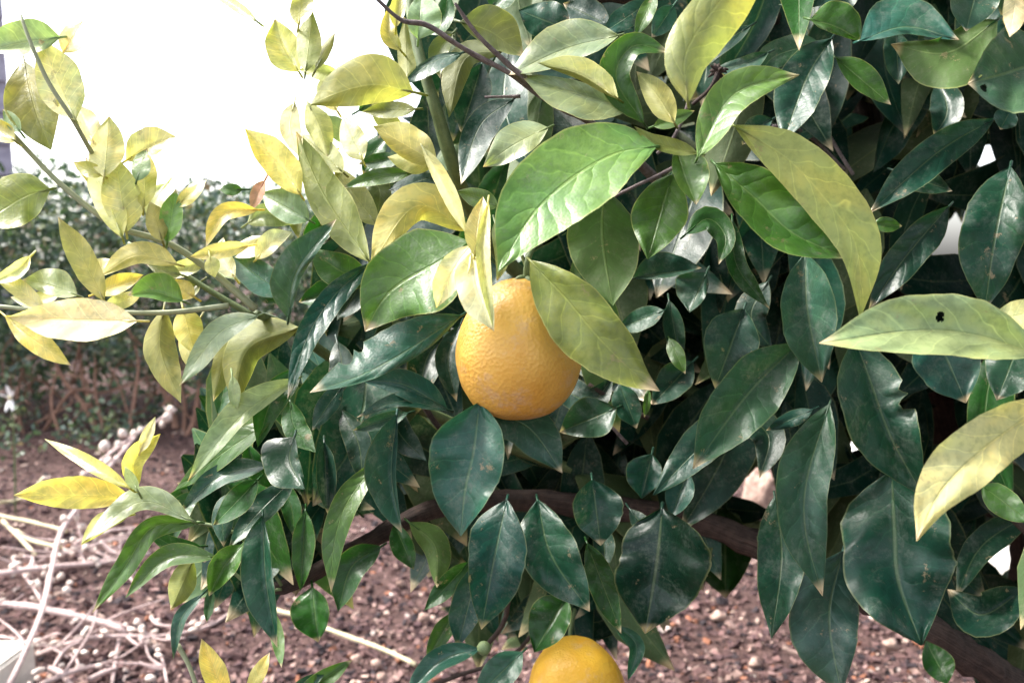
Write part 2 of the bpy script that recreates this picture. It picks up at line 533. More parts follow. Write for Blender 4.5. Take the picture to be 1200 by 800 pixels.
def hedge_leaf(p, s, c, rng):
    n = Vector((rng.gauss(0, 0.8), rng.gauss(-0.5, 0.7), rng.gauss(0.6, 0.6))).normalized()
    t = n.cross(Vector((rng.gauss(0, 1), rng.gauss(0, 1), rng.gauss(0, 1)))).normalized()
    b = n.cross(t)
    o = len(hv)
    w = s * rng.uniform(0.5, 0.75)
    for q in (t * -s, t * -0.3 * s + b * w, t * 0.45 * s + b * 0.8 * w, t * s, t * 0.45 * s - b * 0.8 * w, t * -0.3 * s - b * w):
        hv.append(p + q + n * (0.25 * s if abs(q.dot(b)) > 1e-6 else 0)); hcol.append(c)
    hf.extend([(o, o + 1, o + 2, o + 3), (o, o + 3, o + 4, o + 5)])
for i in range(40000):
    x = rng.uniform(-2.0, 0.98) + hb.x
    y = hb.y - 0.04 + rng.random() ** 1.3 * 1.35
    top = 1.18 + 0.22 * noise.noise(Vector((x * 2.5, y * 2.5, 0))) + 0.05 * noise.noise(Vector((x * 9, y * 9, 0))) - 0.25 * max(0, (x - hb.x) - 0.55)
    low = 0.10 + 0.18 * noise.noise(Vector((x * 3.1, y * 3.1, 5)))
    z = low + (top - low) * rng.random() ** 0.8
    den = noise.noise(Vector((x * 5.5, y * 4.0, z * 5.5)))
    if den < -0.32 or (y < hb.y + 0.22 and den < 0.05 + 0.35 * (0.55 - z)):
        continue
    j = rng.uniform(0.75, 1.3)
    c = rng.choices(HT, HW)[0]
    hedge_leaf(Vector((x, y, z)), rng.uniform(0.013, 0.024), tuple(q * j for q in c), rng)
for i in range(1500):                                  # low creeping growth at the hedge foot
    x = hb.x + rng.uniform(-1.2, 0.15)
    y = hb.y + rng.uniform(-0.55, 0.3)
    z = abs(rng.gauss(0, 0.09)) + 0.02
    if noise.noise(Vector((x * 4, y * 4, 7))) < 0.02:
        continue
    hedge_leaf(Vector((x, y, z)), rng.uniform(0.010, 0.017), rng.choices(HT, HW)[0], rng)
fo = link('foliage', hv, hf, M['hedge_leaf'], hedge, smooth=False, cols=hcol)
fo['kind'] = 'stuff'

# ------------------------------------------------------------------ things on the soil
def ball_geo(c, r, seg=8, ring=6, sc=(1, 1, 1), seed=0, lump=0.0, rot=None):
    V, F, U = [], [], []
    for i in range(ring + 1):
        th = math.pi * i / ring
        for k in range(seg):
            ph = 2 * math.pi * k / seg
            n = Vector((math.sin(th) * math.cos(ph), math.sin(th) * math.sin(ph), math.cos(th)))
            rr = r * (1 + lump * noise.noise(n * 1.4 + Vector((seed, 0, 0))) + lump * 0.5 * noise.noise(n * 3.7 + Vector((seed, 5, 0))))
            q = Vector((n.x * sc[0], n.y * sc[1], n.z * sc[2])) * rr
            if rot:
                q = rot @ q
            V.append(c + q); U.append((i / ring, k / seg))
    for i in range(ring):
        for k in range(seg):
            k2 = (k + 1) % seg
            F.append((i * seg + k, (i + 1) * seg + k, (i + 1) * seg + k2, i * seg + k2))
    return V, F, U

def lying(pts, w, name, label, cat, mat, lift=0.02, berries=(), nber=0, group=None, side=(), fine=True):
    """a twig lying or standing over the soil; pts in photo pixels, w its width in pixels"""
    rg = random.Random(sum(int(p[0] * 7 + p[1]) for p in pts))
    ps = []
    for p in pts:
        z = p[2] if len(p) > 2 else lift
        q = G(p[0], p[1], z)
        q.z = max(q.z, soil_z(q.x, q.y) + 0.006)
        ps.append(q)
    dd = sum(p.y for p in ps) / len(ps)
    t = thing(name, label, cat, (ps[0].x, ps[0].y, 0), group)
    g = tube_geo(ps, [w * 0.40 / FPX * dd * (1 - 0.3 * i / len(ps)) for i in range(len(ps))], 7, 0.45, w)
    link('stem', g[0], g[1], mat, t, g[2])
    def zat(x):
        c = catmull([tuple(p) for p in ps], 12)
        return min(c, key=lambda q: abs(600 + q[0] / q[1] * FPX - x))
    for sp, sw in side:
        qq = []
        for p in sp:
            q = G(p[0], p[1], p[2] if len(p) > 2 else lift)
            q.z = max(q.z, 0.006)
            qq.append(q)
        g = tube_geo(qq, [sw / 2 / FPX * dd * (1 - 0.35 * i / len(qq)) for i in range(len(qq))], 6, 0.2, sw)
        link('side_twig', g[0], g[1], mat, t, g[2])
    sp_ = catmull([tuple(p) for p in ps], 24)
    for i in range(nber // 4 + (2 if mat is M['dead'] else 0)):
        a0 = Vector(sp_[rg.randrange(2, 23)])
        dr = Vector((rg.gauss(0, 1), rg.gauss(0, .8), abs(rg.gauss(.15, .3)))).normalized() * rg.uniform(.05, .15)
        q = [a0, a0 + dr * .5 + Vector((rg.gauss(0, .01), rg.gauss(0, .01), rg.gauss(0, .006))), a0 + dr]
        for v_ in q:
            v_.z = max(v_.z, 0.012)
        g = tube_geo(q, [0.0032, 0.0026, 0.0016], 5, 0.5, i)
        link('side_twig', g[0], g[1], mat, t, g[2])
    for bx, by, br in berries:
        q = zat(bx)
        c = P(bx, by, math.hypot(q[1], 0) * 1.0)
        if c.z < 0.005:
            c = G(bx, by, 0.012)
        g = ball_geo(c, br * 0.78 / FPX * q[1], 9, 7, (1, 1, rg.uniform(0.85, 1.25)), rg.random() * 9, 0.35)
        link('berry', g[0], g[1], M['berry'], t, g[2])
    for i in range(int(nber * 1.1)):
        c0 = catmull([tuple(p) for p in ps], 30)[rg.randrange(3, 31)]
        c = Vector(c0) + Vector((rg.gauss(0, 0.016), rg.gauss(0, 0.012), abs(rg.gauss(0.006, 0.012))))
        c.z = max(c.z, 0.01)
        g = ball_geo(c, rg.uniform(0.0035, 0.0068), 8, 6, (rg.uniform(1.2, 2.4), 1, rg.uniform(0.8, 1.1)), rg.random() * 9, 0.4, Matrix.Rotation(rg.uniform(0, 3), 3, 'Z'))
        link('berry', g[0], g[1], M['berry'], t, g[2])
    return t

GB = 'bleached berry twigs on the soil'
lying([(95, 590, 0.16), (72, 622, 0.15), (60, 668, 0.14), (48, 720, 0.13), (10, 805, 0.10)], 9, 'berry_twig', 'stout white twig rising steeply across the pale fallen twigs at lower left', 'twig', M['dead'],
      berries=[(78, 692, 6.5), (60, 680, 5), (44, 685, 5.5), (75, 608, 6), (86, 632, 5), (96, 617, 5), (38, 683, 4.5), (52, 672, 4), (82, 683, 5), (70, 676, 4.5), (54, 665, 4.5), (90, 606, 4), (47, 765, 5), (60, 760, 4.5), (72, 675, 5)], group=GB)
lying([(-30, 676, 0.05), (60, 664, 0.05), (140, 657, 0.04), (175, 648, 0.03)], 9, 'berry_twig', 'pinkish pale twig lying level behind the stout white twig', 'twig', M['dead'], nber=9, group=GB,
      side=[([(35, 668, .05), (38, 655, .06), (28, 652, .07)], 6)])
lying([(-30, 704, 0.04), (50, 713, 0.05), (130, 732, 0.05), (148, 743, 0.04)], 12, 'berry_twig', 'thick pinkish white stick slanting down below the level twig', 'stick', M['dead'], nber=5, group=GB)
lying([(45, 766, 0.02), (110, 746, 0.05), (190, 745, 0.04), (245, 733, 0.02), (282, 708, 0.02)], 7, 'berry_twig', 'long thin pale twig reaching right across the soil towards the lowest leaves', 'twig', M['dead'], nber=22, group=GB,
      side=[([(175, 722, .02), (188, 732, .03), (215, 733, .03), (250, 728, .02)], 5), ([(60, 786, .02), (82, 757, .04), (130, 745, .04)], 5), ([(140, 748, .04), (135, 775, .02), (130, 810, .02)], 5)])
lying([(36, 808, 0.02), (70, 792, 0.04), (112, 780, 0.04), (138, 784, 0.02)], 8, 'berry_twig', 'short curved pale twig at the bottom beside the stone slab', 'twig', M['dead'], nber=10, group=GB,
      side=[([(58, 783, .03), (74, 790, .03), (86, 808, .02)], 9), ([(105, 795, .02), (120, 788, .04), (136, 783, .04)], 7)])
lying([(100, 556, 0.17), (128, 532, 0.19), (160, 508, 0.2), (178, 497, 0.21), (206, 480, 0.22)], 5, 'berry_spray', 'upright spray of white berries behind the yellow leaves', 'berry spray', M['dead'],
      berries=[(123, 523, 8.5), (144, 508, 6.5), (157, 508, 5), (165, 504, 5), (128, 541, 7), (139, 522, 6), (200, 480, 6), (196, 489, 6.5), (147, 526, 5.5), (108, 553, 6.5), (190, 497, 4.5), (117, 555, 5), (172, 512, 4.5), (137, 538, 5), (98, 556, 5)], group=None,
      side=[([(122, 553, .17), (138, 535, .18), (158, 512, .2)], 4)])
lying([(150, 628, 0.06), (122, 634, 0.06), (95, 645, 0.05), (60, 648, 0.05)], 6, 'berry_twig', 'knobbly pale twig with crowded buds under the glossy tip leaf', 'twig', M['dead'], nber=16, group=GB,
      side=[([(118, 634, .06), (135, 648, .04), (152, 646, .04)], 5), ([(85, 640, .05), (110, 625, .07), (160, 618, .06)], 5)])
lying([(-20, 600, 0.08), (40, 612, 0.09), (78, 622, 0.1)], 6, 'dry_stalk', 'thin straw coloured stalk leaning in from the left edge', 'stalk', M['straw'])
lying([(3, 610, 0.05), (25, 632, 0.06), (42, 650, 0.05)], 6, 'dry_stalk', 'short pale stalk crossing under the straw coloured stalk', 'stalk', M['straw'],
      side=[([(18, 622, .06), (40, 634, .06), (72, 641, .06)], 6)])
lying([(-10, 590, 0.03), (28, 583, 0.03), (50, 560, 0.04)], 5, 'dry_stalk', 'pale stalk on the soil left of the yellow leaf', 'stalk', M['straw'], nber=4)
lying([(225, 672, 0.03), (255, 683, 0.03), (318, 713, 0.02), (355, 722, 0.02), (380, 735, 0.02), (450, 761, 0.02), (487, 778, 0.02)], 7.5, 'straw_stick', 'long straight straw coloured stick lying on the soil under the branch', 'stick', M['straw'])
for tx, lab in (([(95, 640), (130, 655), (165, 690)], 'thin pinkish twig slanting down from the knobbly twig'), ([(0, 745), (55, 757), (80, 770)], 'thin pink twig beside the slab edge'),
                ([(150, 742), (185, 762), (196, 800)], 'thin forked twig dropping below the long thin pale twig'), ([(15, 655), (40, 690), (52, 712)], 'short dark pink twig between the two level sticks')):
    lying([q + (0.03,) for q in tx], 4.5, 'berry_twig', lab, 'twig', M['dead'], nber=6, group=GB)
rg = random.Random(3)
for i, (x, y, s, lab) in enumerate([(470, 683, 4, 0), (441, 777, 5, 0), (448, 792, 5, 0), (497, 723, 6, 0), (418, 771, 5, 0), (843, 722, 6.5, 1), (885, 776, 6, 1), (1043, 755, 7, 1)]):
    c = G(x, y, 0.012)
    g = ball_geo(c, s * 1.15 / FPX * c.y, 9, 7, (1.2, 1, 0.8), i * 3.1, 0.5)
    LB = {470: 'small white pebble high on the soil between the branch leaves', 441: 'white pebble at bottom on the soil, left of a pair', 448: 'lowest white pebble at the bottom edge of the soil',
          497: 'tan pebble on the soil left of the dark twin leaves', 418: 'small pale pebble above the bottom green leaf tip', 843: 'pale pointed stone on the soil right of the big dark leaf',
          885: 'pale flat stone on the soil low at bottom right', 1043: 'whitish stone on the soil under the right hand grey leaf'}
    o = link('pebble', g[0], g[1], M['rock'], None, g[2])
    o['label'] = LB[x]; o['category'] = 'stone' if lab else 'pebble'; o['group'] = 'loose pebbles on the soil'
rc = G(884, 612, 0.0)
g = ball_geo(rc + Vector((0.02, 0, 0.085)), 0.085, 20, 14, (0.72, 0.8, 1.1), 4.2, 0.35)
o = link('rock', g[0], g[1], M['rock'])
o['label'] = 'pinkish pale rock seen through the gap between dark leaves'; o['category'] = 'rock'

sl = G(-78, 800, 0.05)
o = box('stone_slab', (sl.x - 0.05, sl.y, 0.035), 0.36, 0.22, 0.10, M['slab'], None, -0.05, 0.006)
o['label'] = 'pale stone slab at the bottom left corner beside the twigs'; o['category'] = 'slab'

fc = P(13, 466, 2.6)
fl = thing('white_flower', 'small white flower at the left edge in front of the hedge', 'flower', (fc.x, fc.y, 0))
g = tube_geo([Vector((fc.x - 0.03, fc.y + 0.03, 0)), Vector((fc.x - 0.02, fc.y + 0.03, 0.2)), fc + Vector((0, 0.004, -0.004))], 0.003, 6)
link('stem', g[0], g[1], M['green_stem'], fl, g[2])
for i in range(5):
    a = i * 2 * math.pi / 5 + 1.65
    dx, dz = 0.4 * math.cos(a), math.sin(a)
    t = Vector((dx, -0.35, dz)).normalized(); b = Vector((-dz, 0, dx))
    v = []
    for r_, w_ in ((0, .003), (.014, .007), (.028, .008), (.040, .005), (.047, 0.001)):
        v += [fc + t * r_ + b * w_, fc + t * r_ + Vector((0, -.003, 0)), fc + t * r_ - b * w_]
    f = []
    for q in range(4):
        f += [(q * 3, q * 3 + 1, q * 3 + 4, q * 3 + 3), (q * 3 + 1, q * 3 + 2, q * 3 + 5, q * 3 + 4)]
    link('petal', v, f, M['petal'], fl)
g = ball_geo(fc + Vector((0, -.006, 0)), 0.007, 8, 6)
link('flower_centre', g[0], g[1], M['straw'], fl, g[2])

# ------------------------------------------------------------------ the orange tree
tb = G(1290, 930, 0.0)
tb = Vector((0.78, 1.12, 0.0))
tree = thing('orange_tree', 'orange tree of glossy dark leaves with yellow young shoots, filling the view', 'tree', tb)

PROF = [(0, 0.05), (0.04, .24), (0.10, .50), (0.19, .77), (0.30, .95), (0.42, 1.0), (0.55, .965), (0.67, .84), (0.77, .65), (0.85, .44), (0.91, .26), (0.955, .13), (0.985, .05), (1, 0.01)]
def prof(t):
    for (a, x), (b, y) in zip(PROF, PROF[1:]):
        if t <= b:
            f = (t - a) / (b - a)
            return x + (y - x) * f
    return 0.0

C = {  # rgb base colour, youth; pale classes also have lens flare painted in
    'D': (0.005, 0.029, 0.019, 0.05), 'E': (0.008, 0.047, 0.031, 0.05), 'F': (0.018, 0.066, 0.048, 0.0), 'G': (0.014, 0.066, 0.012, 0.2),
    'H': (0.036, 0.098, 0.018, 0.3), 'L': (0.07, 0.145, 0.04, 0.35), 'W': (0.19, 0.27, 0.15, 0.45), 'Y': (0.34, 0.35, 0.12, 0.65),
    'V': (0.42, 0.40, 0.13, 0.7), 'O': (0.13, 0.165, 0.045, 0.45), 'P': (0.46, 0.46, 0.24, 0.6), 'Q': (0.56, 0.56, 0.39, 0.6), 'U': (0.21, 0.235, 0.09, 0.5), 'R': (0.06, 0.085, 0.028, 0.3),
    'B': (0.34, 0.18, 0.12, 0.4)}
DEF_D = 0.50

def leaf_geo(pts, a, b, d, tau, sig, fold, curl, under, seed, nu=16, nv=4, bite=None, dd=0.0, wav=1.0, pet=9, flip='', holes=()):
    """blade in world space: midrib through photo-pixel points at depth d; a/b half widths of its left/right side, seen along the midrib.
    tau: lean so that higher points lie farther off; sig: the same sideways; fold: how far the edges stand off the midrib;
    flip: the half ('a' or 'b') that is turned over so that its other face shows; holes: (t, s, rt, rs) eaten out of the blade"""
    rr = random.Random(int(seed * 1000))
    c = catmull(pts, nu)
    xc = sum(p[0] for p in c) / len(c); yc = sum(p[1] for p in c) / len(c)
    L = sum(math.dist(p, q) for p, q in zip(c, c[1:]))
    W = max(a, b, 8)
    twist = rr.uniform(-0.8, 0.8) * wav
    droop = rr.uniform(-0.10, 0.16) * wav
    skew = rr.uniform(-0.05, 0.05)
    def depth(x, y, extra, t):
        return d + d / FPX * (tau * (yc - y) + sig * (x - xc) + extra) + dd * (t - 0.5)
    sgn = 1 if under else -1
    def row(i, ks):
        out = []
        t = i / nu
        p = c[i]
        q0 = c[max(0, i - 1)]; q1 = c[min(nu, i + 1)]
        tx, ty = q1[0] - q0[0], q1[1] - q0[1]
        l = math.hypot(tx, ty) or 1
        nx_, ny_ = ty / l, -tx / l
        for k in ks:
            s = k / nv
            hw = (a if s > 0 else b) * 1.05
            tt = min(1.0, max(0.0, t + skew * (1 if s > 0 else -1) * math.sin(math.pi * t)))
            pr = prof(tt)
            w = hw * pr * abs(s)
            w *= 1 + 0.13 * wav * noise.noise(Vector((t * 3.6, 2.0 if s > 0 else -2.0, seed * 3.3))) * (abs(s) ** 2) + 0.03 * wav * noise.noise(Vector((t * 16, 2.0 if s > 0 else -2.0, seed * 1.3))) * (abs(s) ** 2)
            if bite:
                for (bs, bt, bl, bw) in bite:
                    if s * bs > 0:
                        x_ = (t - bt) / bl
                        if abs(x_) < 1:
                            lim = 1 - bw * math.sqrt(1 - x_ * x_) * (0.85 + 0.3 * noise.noise(Vector((t * 60, 0, seed))))
                            w = min(w, hw * pr * lim * abs(s))
            x = p[0] + (nx_ if s > 0 else -nx_) * w
            y = p[1] + (ny_ if s > 0 else -ny_) * w
            z = sgn * W * pr * (fold * abs(s) + curl * s * s)
            z += W * wav * 0.36 * abs(s) ** 1.3 * noise.noise(Vector((t * 2.6 + seed * 1.7, s * 1.1, seed)))
            z += W * wav * 0.10 * abs(s) * math.sin(t * 19 + seed + (1.5 if s > 0 else 0) - 3 * abs(s)) * pr
            z += W * s * twist * (t - 0.5) * 2 * pr
            z += L * droop * (t - 0.4) ** 2 * 2.2
            out.append((P(x, y, depth(x, y, z, t)), (t, 0.5 + 0.5 * s)))
        return out
    V, F, U = [], [], []
    tocam = Vector((0, 0, CAM_Z)) - P(xc, yc, d)
    def strip(ks, face_cam):
        o = len(V); m = len(ks)
        for i in range(nu + 1):
            for v, u in row(i, ks):
                V.append(v); U.append(u)
        fs = []
        for i in range(nu):
            for k in range(m - 1):
                if holes:
                    t_, s_ = (i + 0.5) / nu, (ks[k] + ks[k + 1]) / 2 / nv
                    if any(((t_ - h[0]) / h[2]) ** 2 + ((s_ - h[1]) / h[3]) ** 2 < 1 for h in holes):
                        continue
                fs.append((o + i * m + k, o + i * m + k + 1, o + (i + 1) * m + k + 1, o + (i + 1) * m + k))
        tot = Vector()
        for f in fs:
            tot += (V[f[1]] - V[f[0]]).cross(V[f[2]] - V[f[0]])
        if (tot.dot(tocam) > 0) != face_cam:
            fs = [f[::-1] for f in fs]
        F.extend(fs)
    if flip:
        strip(list(range(-nv, 1)), (not under) != (flip == 'b'))
        strip(list(range(0, nv + 1)), (not under) != (flip == 'a'))
    else:
        strip(list(range(-nv, nv + 1)), not under)
    if pet:
        p0, p1 = c[0], c[1]
        l = math.dist(p0, p1) or 1
        ux, uy = (p1[0] - p0[0]) / l, (p1[1] - p0[1]) / l
        r = max(1.3, 0.03 * W + 0.7) / FPX * d
        f1 = min(nu, 3)
        def on(i):
            t = i / nu
            return P(c[i][0], c[i][1], depth(c[i][0], c[i][1], L * droop * (t - 0.4) ** 2 * 2.2, t))
        away = (P(xc, yc, 1.0) - Vector((0, 0, CAM_Z))).normalized()
        b0 = on(0)
        g = tube_geo([b0 + (P(p0[0] - ux * pet, p0[1] - uy * pet, d) - P(p0[0], p0[1], d)) + away * (pet * 2.6 / FPX * d), b0 + away * r * 0.6, on(f1) + away * r], [r, r, r * 0.6], 5, 0, 0, 6)
        o = len(V)
        V += g[0]
        F += [tuple(q + o for q in f) for f in g[1]]
        U += [(0.3, 0.72)] * len(g[0])
    return V, F, U

def world_leaf_geo(p, ax, nr, L, w):
    """a simpler folded blade for the unseen leaves added to shade the crown"""
    sd_ = ax.cross(nr).normalized()
    V, F, U = [], [], []
    for i in range(6):
        t = i / 5
        pr = (0.08, 0.72, 1.0, 0.9, 0.5, 0.02)[i]
        c0 = p + ax * (t - 0.5) * L - nr * (t - 0.5) ** 2 * L * 0.5
        for s in (-1, 0, 1):
            V.append(c0 + sd_ * s * w * pr + nr * abs(s) * w * pr * 0.3); U.append((t, 0.5 + 0.5 * s))
    for i in range(5):
        for k in range(2):
            F.append((i * 3 + k, (i + 1) * 3 + k, (i + 1) * 3 + k + 1, i * 3 + k + 1))
    return V, F, U

LEAVES = []
NLEAF = 0
def LF(s, a, b, col, d=DEF_D, tau=None, sig=None, fold=None, curl=None, under=False, bite=None, dd=0.0, wav=1.0, pet=9, nu=None, nv=None, tint=1.0, flip='', holes=()):
    global NLEAF
    NLEAF += 1
    pts = [tuple(float(q) for q in w.split(',')) for w in s.split()]
    rg = random.Random(NLEAF * 7919 + 13)
    tau = rg.uniform(0.15, 0.75) if tau is None else tau
    sig = rg.uniform(-0.5, 0.25) if sig is None else sig
    fold = rg.uniform(0.15, 0.85) if fold is None else fold
    curl = rg.uniform(-0.3, 0.25) if curl is None else curl
    d *= rg.uniform(0.99, 1.01)
    L = sum(math.dist(p, q) for p, q in zip(pts, pts[1:]))
    nu = nu or (26 if L > 110 else 16 if L > 50 else 10)
    nv = nv or (5 if max(a, b) > 20 else 3)
    g = leaf_geo(pts, a, b, d, tau, sig, fold, curl, under, NLEAF * 0.73, nu, nv, bite, dd, wav, pet, flip, holes)
    o = link('leaf', g[0], g[1], M['leaf'], tree, g[2])
    r, gg, bb, y = C[col]
    j = rg.uniform(0.88, 1.12) * tint
    hv_ = 0.24 if y < 0.1 else 0.08
    o.color = (r * j * rg.uniform(1 - hv_, 1 + 1.6 * hv_), gg * j, bb * j * rg.uniform(1 - hv_, 1 + 0.4 * hv_), y)
    o['relief'] = min(1.0, L / 210) ** 2.2 * rg.uniform(0.45, 1.0) * (0.55 if y > 0.4 else 1.0)
    LEAVES.append(o)
    return o

def stem(s, w, mat, d, name='branch', rough=0.2, w2=None, d2=None, n=None):
    pts = [tuple(float(q) for q in x.split(',')) for x in s.split()]
    m = len(pts)
    d2 = d if d2 is None else d2
    w2 = w * 0.8 if w2 is None else w2
    ds = [p[2] if len(p) > 2 else d + (d2 - d) * i / (m - 1) for i, p in enumerate(pts)]
    ps = [P(p[0], p[1], q) for p, q in zip(pts, ds)]
    rad = [(w + (w2 - w) * i / (m - 1)) / 2 / FPX * q for i, q in enumerate(ds)]
    g = tube_geo(ps, rad, 10 if w > 12 else 7, rough, w + pts[0][0], n)
    return link(name, g[0], g[1], M[mat], tree, g[2])

# trunk and limbs
tr_pts = [tb + Vector((0, 0, -0.05)), tb + Vector((-0.01, -0.01, 0.22)), tb + Vector((-0.06, -0.04, 0.50)), P(1125, 560, 0.98), P(1070, 380, 0.92), P(1030, 230, 0.88), P(1008, 120, 0.86), P(985, 30, 0.86), P(960, -150, 0.88), P(930, -420, 0.9)]
g = tube_geo(tr_pts, [0.05, 0.042, 0.036, 0.030, 0.024, 0.020, 0.018, 0.015, 0.012, 0.007], 12, 0.25, 3, 60)
link('trunk', g[0], g[1], M['bark'], tree, g[2])
stem('1420,930,1.08 1300,880,0.9 1200,812,0.74 1110,752,0.68 990,686,0.68 880,634,0.70 800,606,0.72 710,596,0.72 620,586,0.70 530,592,0.66 460,618,0.62 400,652,0.59 345,684,0.57 310,690,0.56', 44, 'bark', 0.7, 'branch', 0.45, 13, n=110)
stem('990,75,0.87 945,42,0.80 900,20,0.72 865,8,0.68 820,-40,0.64', 24, 'bark', 0.8, 'branch', 0.3, 16)
stem('850,-30,0.66 770,-12,0.62 720,-7,0.6 660,-14,0.6 600,-60,0.6', 26, 'bark', 0.62, 'branch', 0.4, 20)
stem('470,-60,0.55 487,45,0.53 500,95,0.52 508,118,0.52 520,160,0.53 535,205,0.54 560,260,0.58 620,330,0.64 760,430,0.75 960,540,0.9 1130,560,0.98', 12, 'green_stem', 0.53, 'branch', 0.15, 22, n=60)
stem('685,140 640,116 600,88 545,58 500,30 470,24 438,-4', 8.5, 'twig', 0.50, 'twig', 0.6, 4.5, 0.44, n=50)
stem('622,98 590,70 560,40 533,4', 7, 'twig', 0.475, 'twig', 0.6, 4, 0.45, n=40)
stem('685,140,0.5 720,165,0.56 780,220,0.66 880,300,0.8 1060,380,0.92', 9, 'twig', 0.5, 'twig', 0.3, 16)
stem('610,113 568,114', 4.5, 'twig', 0.50, 'twig', 0.3, 3)
stem('300,372 245,340 195,308 150,285', 8, 'green_stem', 0.50, 'twig', 0.12, 5)
stem('300,362 245,316 195,284 140,267 100,240 60,205 22,165 0,140', 9, 'pale_stem', 0.49, 'twig', 0.12, 5, 0.46)
stem('120,206,0.485 108,180,0.462 85,140,0.443 58,98,0.435 38,55,0.43 24,18,0.43', 6, 'pale_stem', 0.435, 'twig', 0.2, 4)
stem('140,267 125,225 115,195', 6, 'pale_stem', 0.475, 'twig', 0.12, 5, 0.485)
stem('268,358 200,366 135,366 60,365 -10,358', 7, 'pale_stem', 0.48, 'twig', 0.12, 5, 0.46)
stem('300,368,0.5 340,385,0.54 420,440,0.60 540,500,0.66 700,560,0.74 900,620,0.86', 10, 'green_stem', 0.5, 'twig', 0.12, 16)
stem('490,450 500,480 530,520', 8, 'bark', 0.62, 'twig')
stem('820,0 812,60 808,115 790,160 770,180', 5, 'twig', 0.55, 'twig')
stem('845,112 870,95 850,150 800,190 720,230', 5, 'twig', 0.58, 'twig')
stem('960,140 975,165 1000,205', 5, 'twig', 0.66, 'twig')
stem('990,200 955,165 930,150 905,148', 5, 'twig', 0.68, 'twig')
stem('760,490 720,470 690,450', 6, 'bark', 0.58, 'twig')
stem('735,520 705,490 660,470 600,468', 4, 'twig', 0.6, 'twig')
stem('230,612 265,620 300,640 330,686', 5, 'green_stem', 0.56, 'twig')
stem('160,574 190,592 230,612', 4, 'green_stem', 0.53, 'twig')
stem('250,652 262,660 300,690 330,690', 5, 'green_stem', 0.56, 'twig')
stem('208,755 222,780 232,810', 6, 'pale_stem', 0.5, 'twig')
stem('1170,590 1192,612 1230,650', 10, 'bark', 0.55, 'twig')
stem('620,322 612,300 606,280 625,240 700,190', 5, 'green_stem', 0.50, 'twig')
stem('565,762 590,730 600,690 640,590', 6, 'bark', 0.62, 'twig')
stem('480,812 540,790 600,768 640,720', 5, 'bark', 0.62, 'twig')

# ---- leaves, top left shoots
LF('70,44 28,50 -18,60', 13, 27, 'W', .455)
LF('74,62 98,24', 15, 15, 'Q', .47)
LF('88,140 66,92 46,46', 24, 27, 'Q', .45, under=True)
LF('28,72 42,130 60,176', 26, 32, 'U', .46, tint=.8)
LF('24,155 3,128', 8, 8, 'W', .45)
LF('18,166 -20,140', 10, 12, 'Y', .45)
LF('122,207 128,136', 20, 20, 'P', .46, under=True)
LF('110,168 88,122', 9, 16, 'Q', .47, under=True)
LF('148,188 178,170 206,160', 22, 12, 'P', .47)
LF('160,212 172,174', 11, 11, 'W', .46)
LF('120,206 86,190', 9, 9, 'Y', .455)
LF('302,26 272,4 240,-12', 6, 6, 'P', .45)
LF('352,228 325,190 287,151', 18, 20, 'V', .48, under=True)
LF('350,84 332,54 322,22', 20, 18, 'V', .48)
LF('350,30 358,-20', 13, 13, 'Y', .47)
LF('358,84 362,50 366,12', 14, 14, 'U', .47, under=True)
LF('370,82 393,38', 7, 6, 'U', .47, under=True)
LF('484,108 440,100 400,108 363,123', 22, 33, 'U', .46, under=True, fold=.35, tau=-.1, tint=1.05, pet=22)
LF('398,86 350,82', 10, 9, 'P', .49)
LF('490,46 494,-10', 14, 26, 'W', .49)
LF('464,32 468,-16', 9, 9, 'V', .5)
LF('478,98 474,20', 10, 12, 'U', .53, under=True)
LF('540,26 575,38 614,66', 30, 15, 'R', .50, under=True, tint=1.3)
LF('542,62 505,74 470,99', 12, 6, 'E', .51, tau=.9)
LF('590,60 545,70 526,138', 12, 18, 'R', .54, under=True)
LF('565,75 540,155', 20, 20, 'D', .58)
LF('500,112 505,195', 20, 20, 'D', .58)
LF('487,128 424,131', 9, 11, 'O', .52)
LF('512,192 478,172 437,148', 14, 24, 'U', .47, under=True, tint=1.2)
LF('506,196 454,184', 12, 10, 'Y', .485, under=True)
LF('495,172 520,215 548,276', 10, 9, 'P', .44, fold=.7, under=True)
LF('602,116 562,148 540,216', 20, 16, 'D', .50, tau=1.0)
LF('642,150 602,170 566,196', 16, 22, 'W', .48, tau=.7)
LF('432,306 378,226 347,154', 20, 24, 'O', .49, under=True, tint=.95)
LF('402,202 352,156', 15, 16, 'U', .52, under=True)
LF('425,188 402,136', 16, 14, 'Q', .51)
LF('442,264 415,228 390,193', 15, 15, 'U', .51, under=True)
LF('482,202 440,208 401,220', 9, 9, 'H', .50)
LF('514,205 455,223', 10, 9, 'D', .51, tau=1.0)
LF('470,185 420,192', 10, 9, 'G', .53)
LF('420,130 440,120 468,125', 10, 10, 'H', .55)
LF('415,165 395,150 378,135', 12, 12, 'W', .54)
LF('455,160 440,175 425,205', 10, 12, 'G', .56)
LF('360,120 375,150 385,185', 14, 14, 'P', .52, under=True)
LF('330,215 345,255 350,280', 10, 10, 'O', .53)

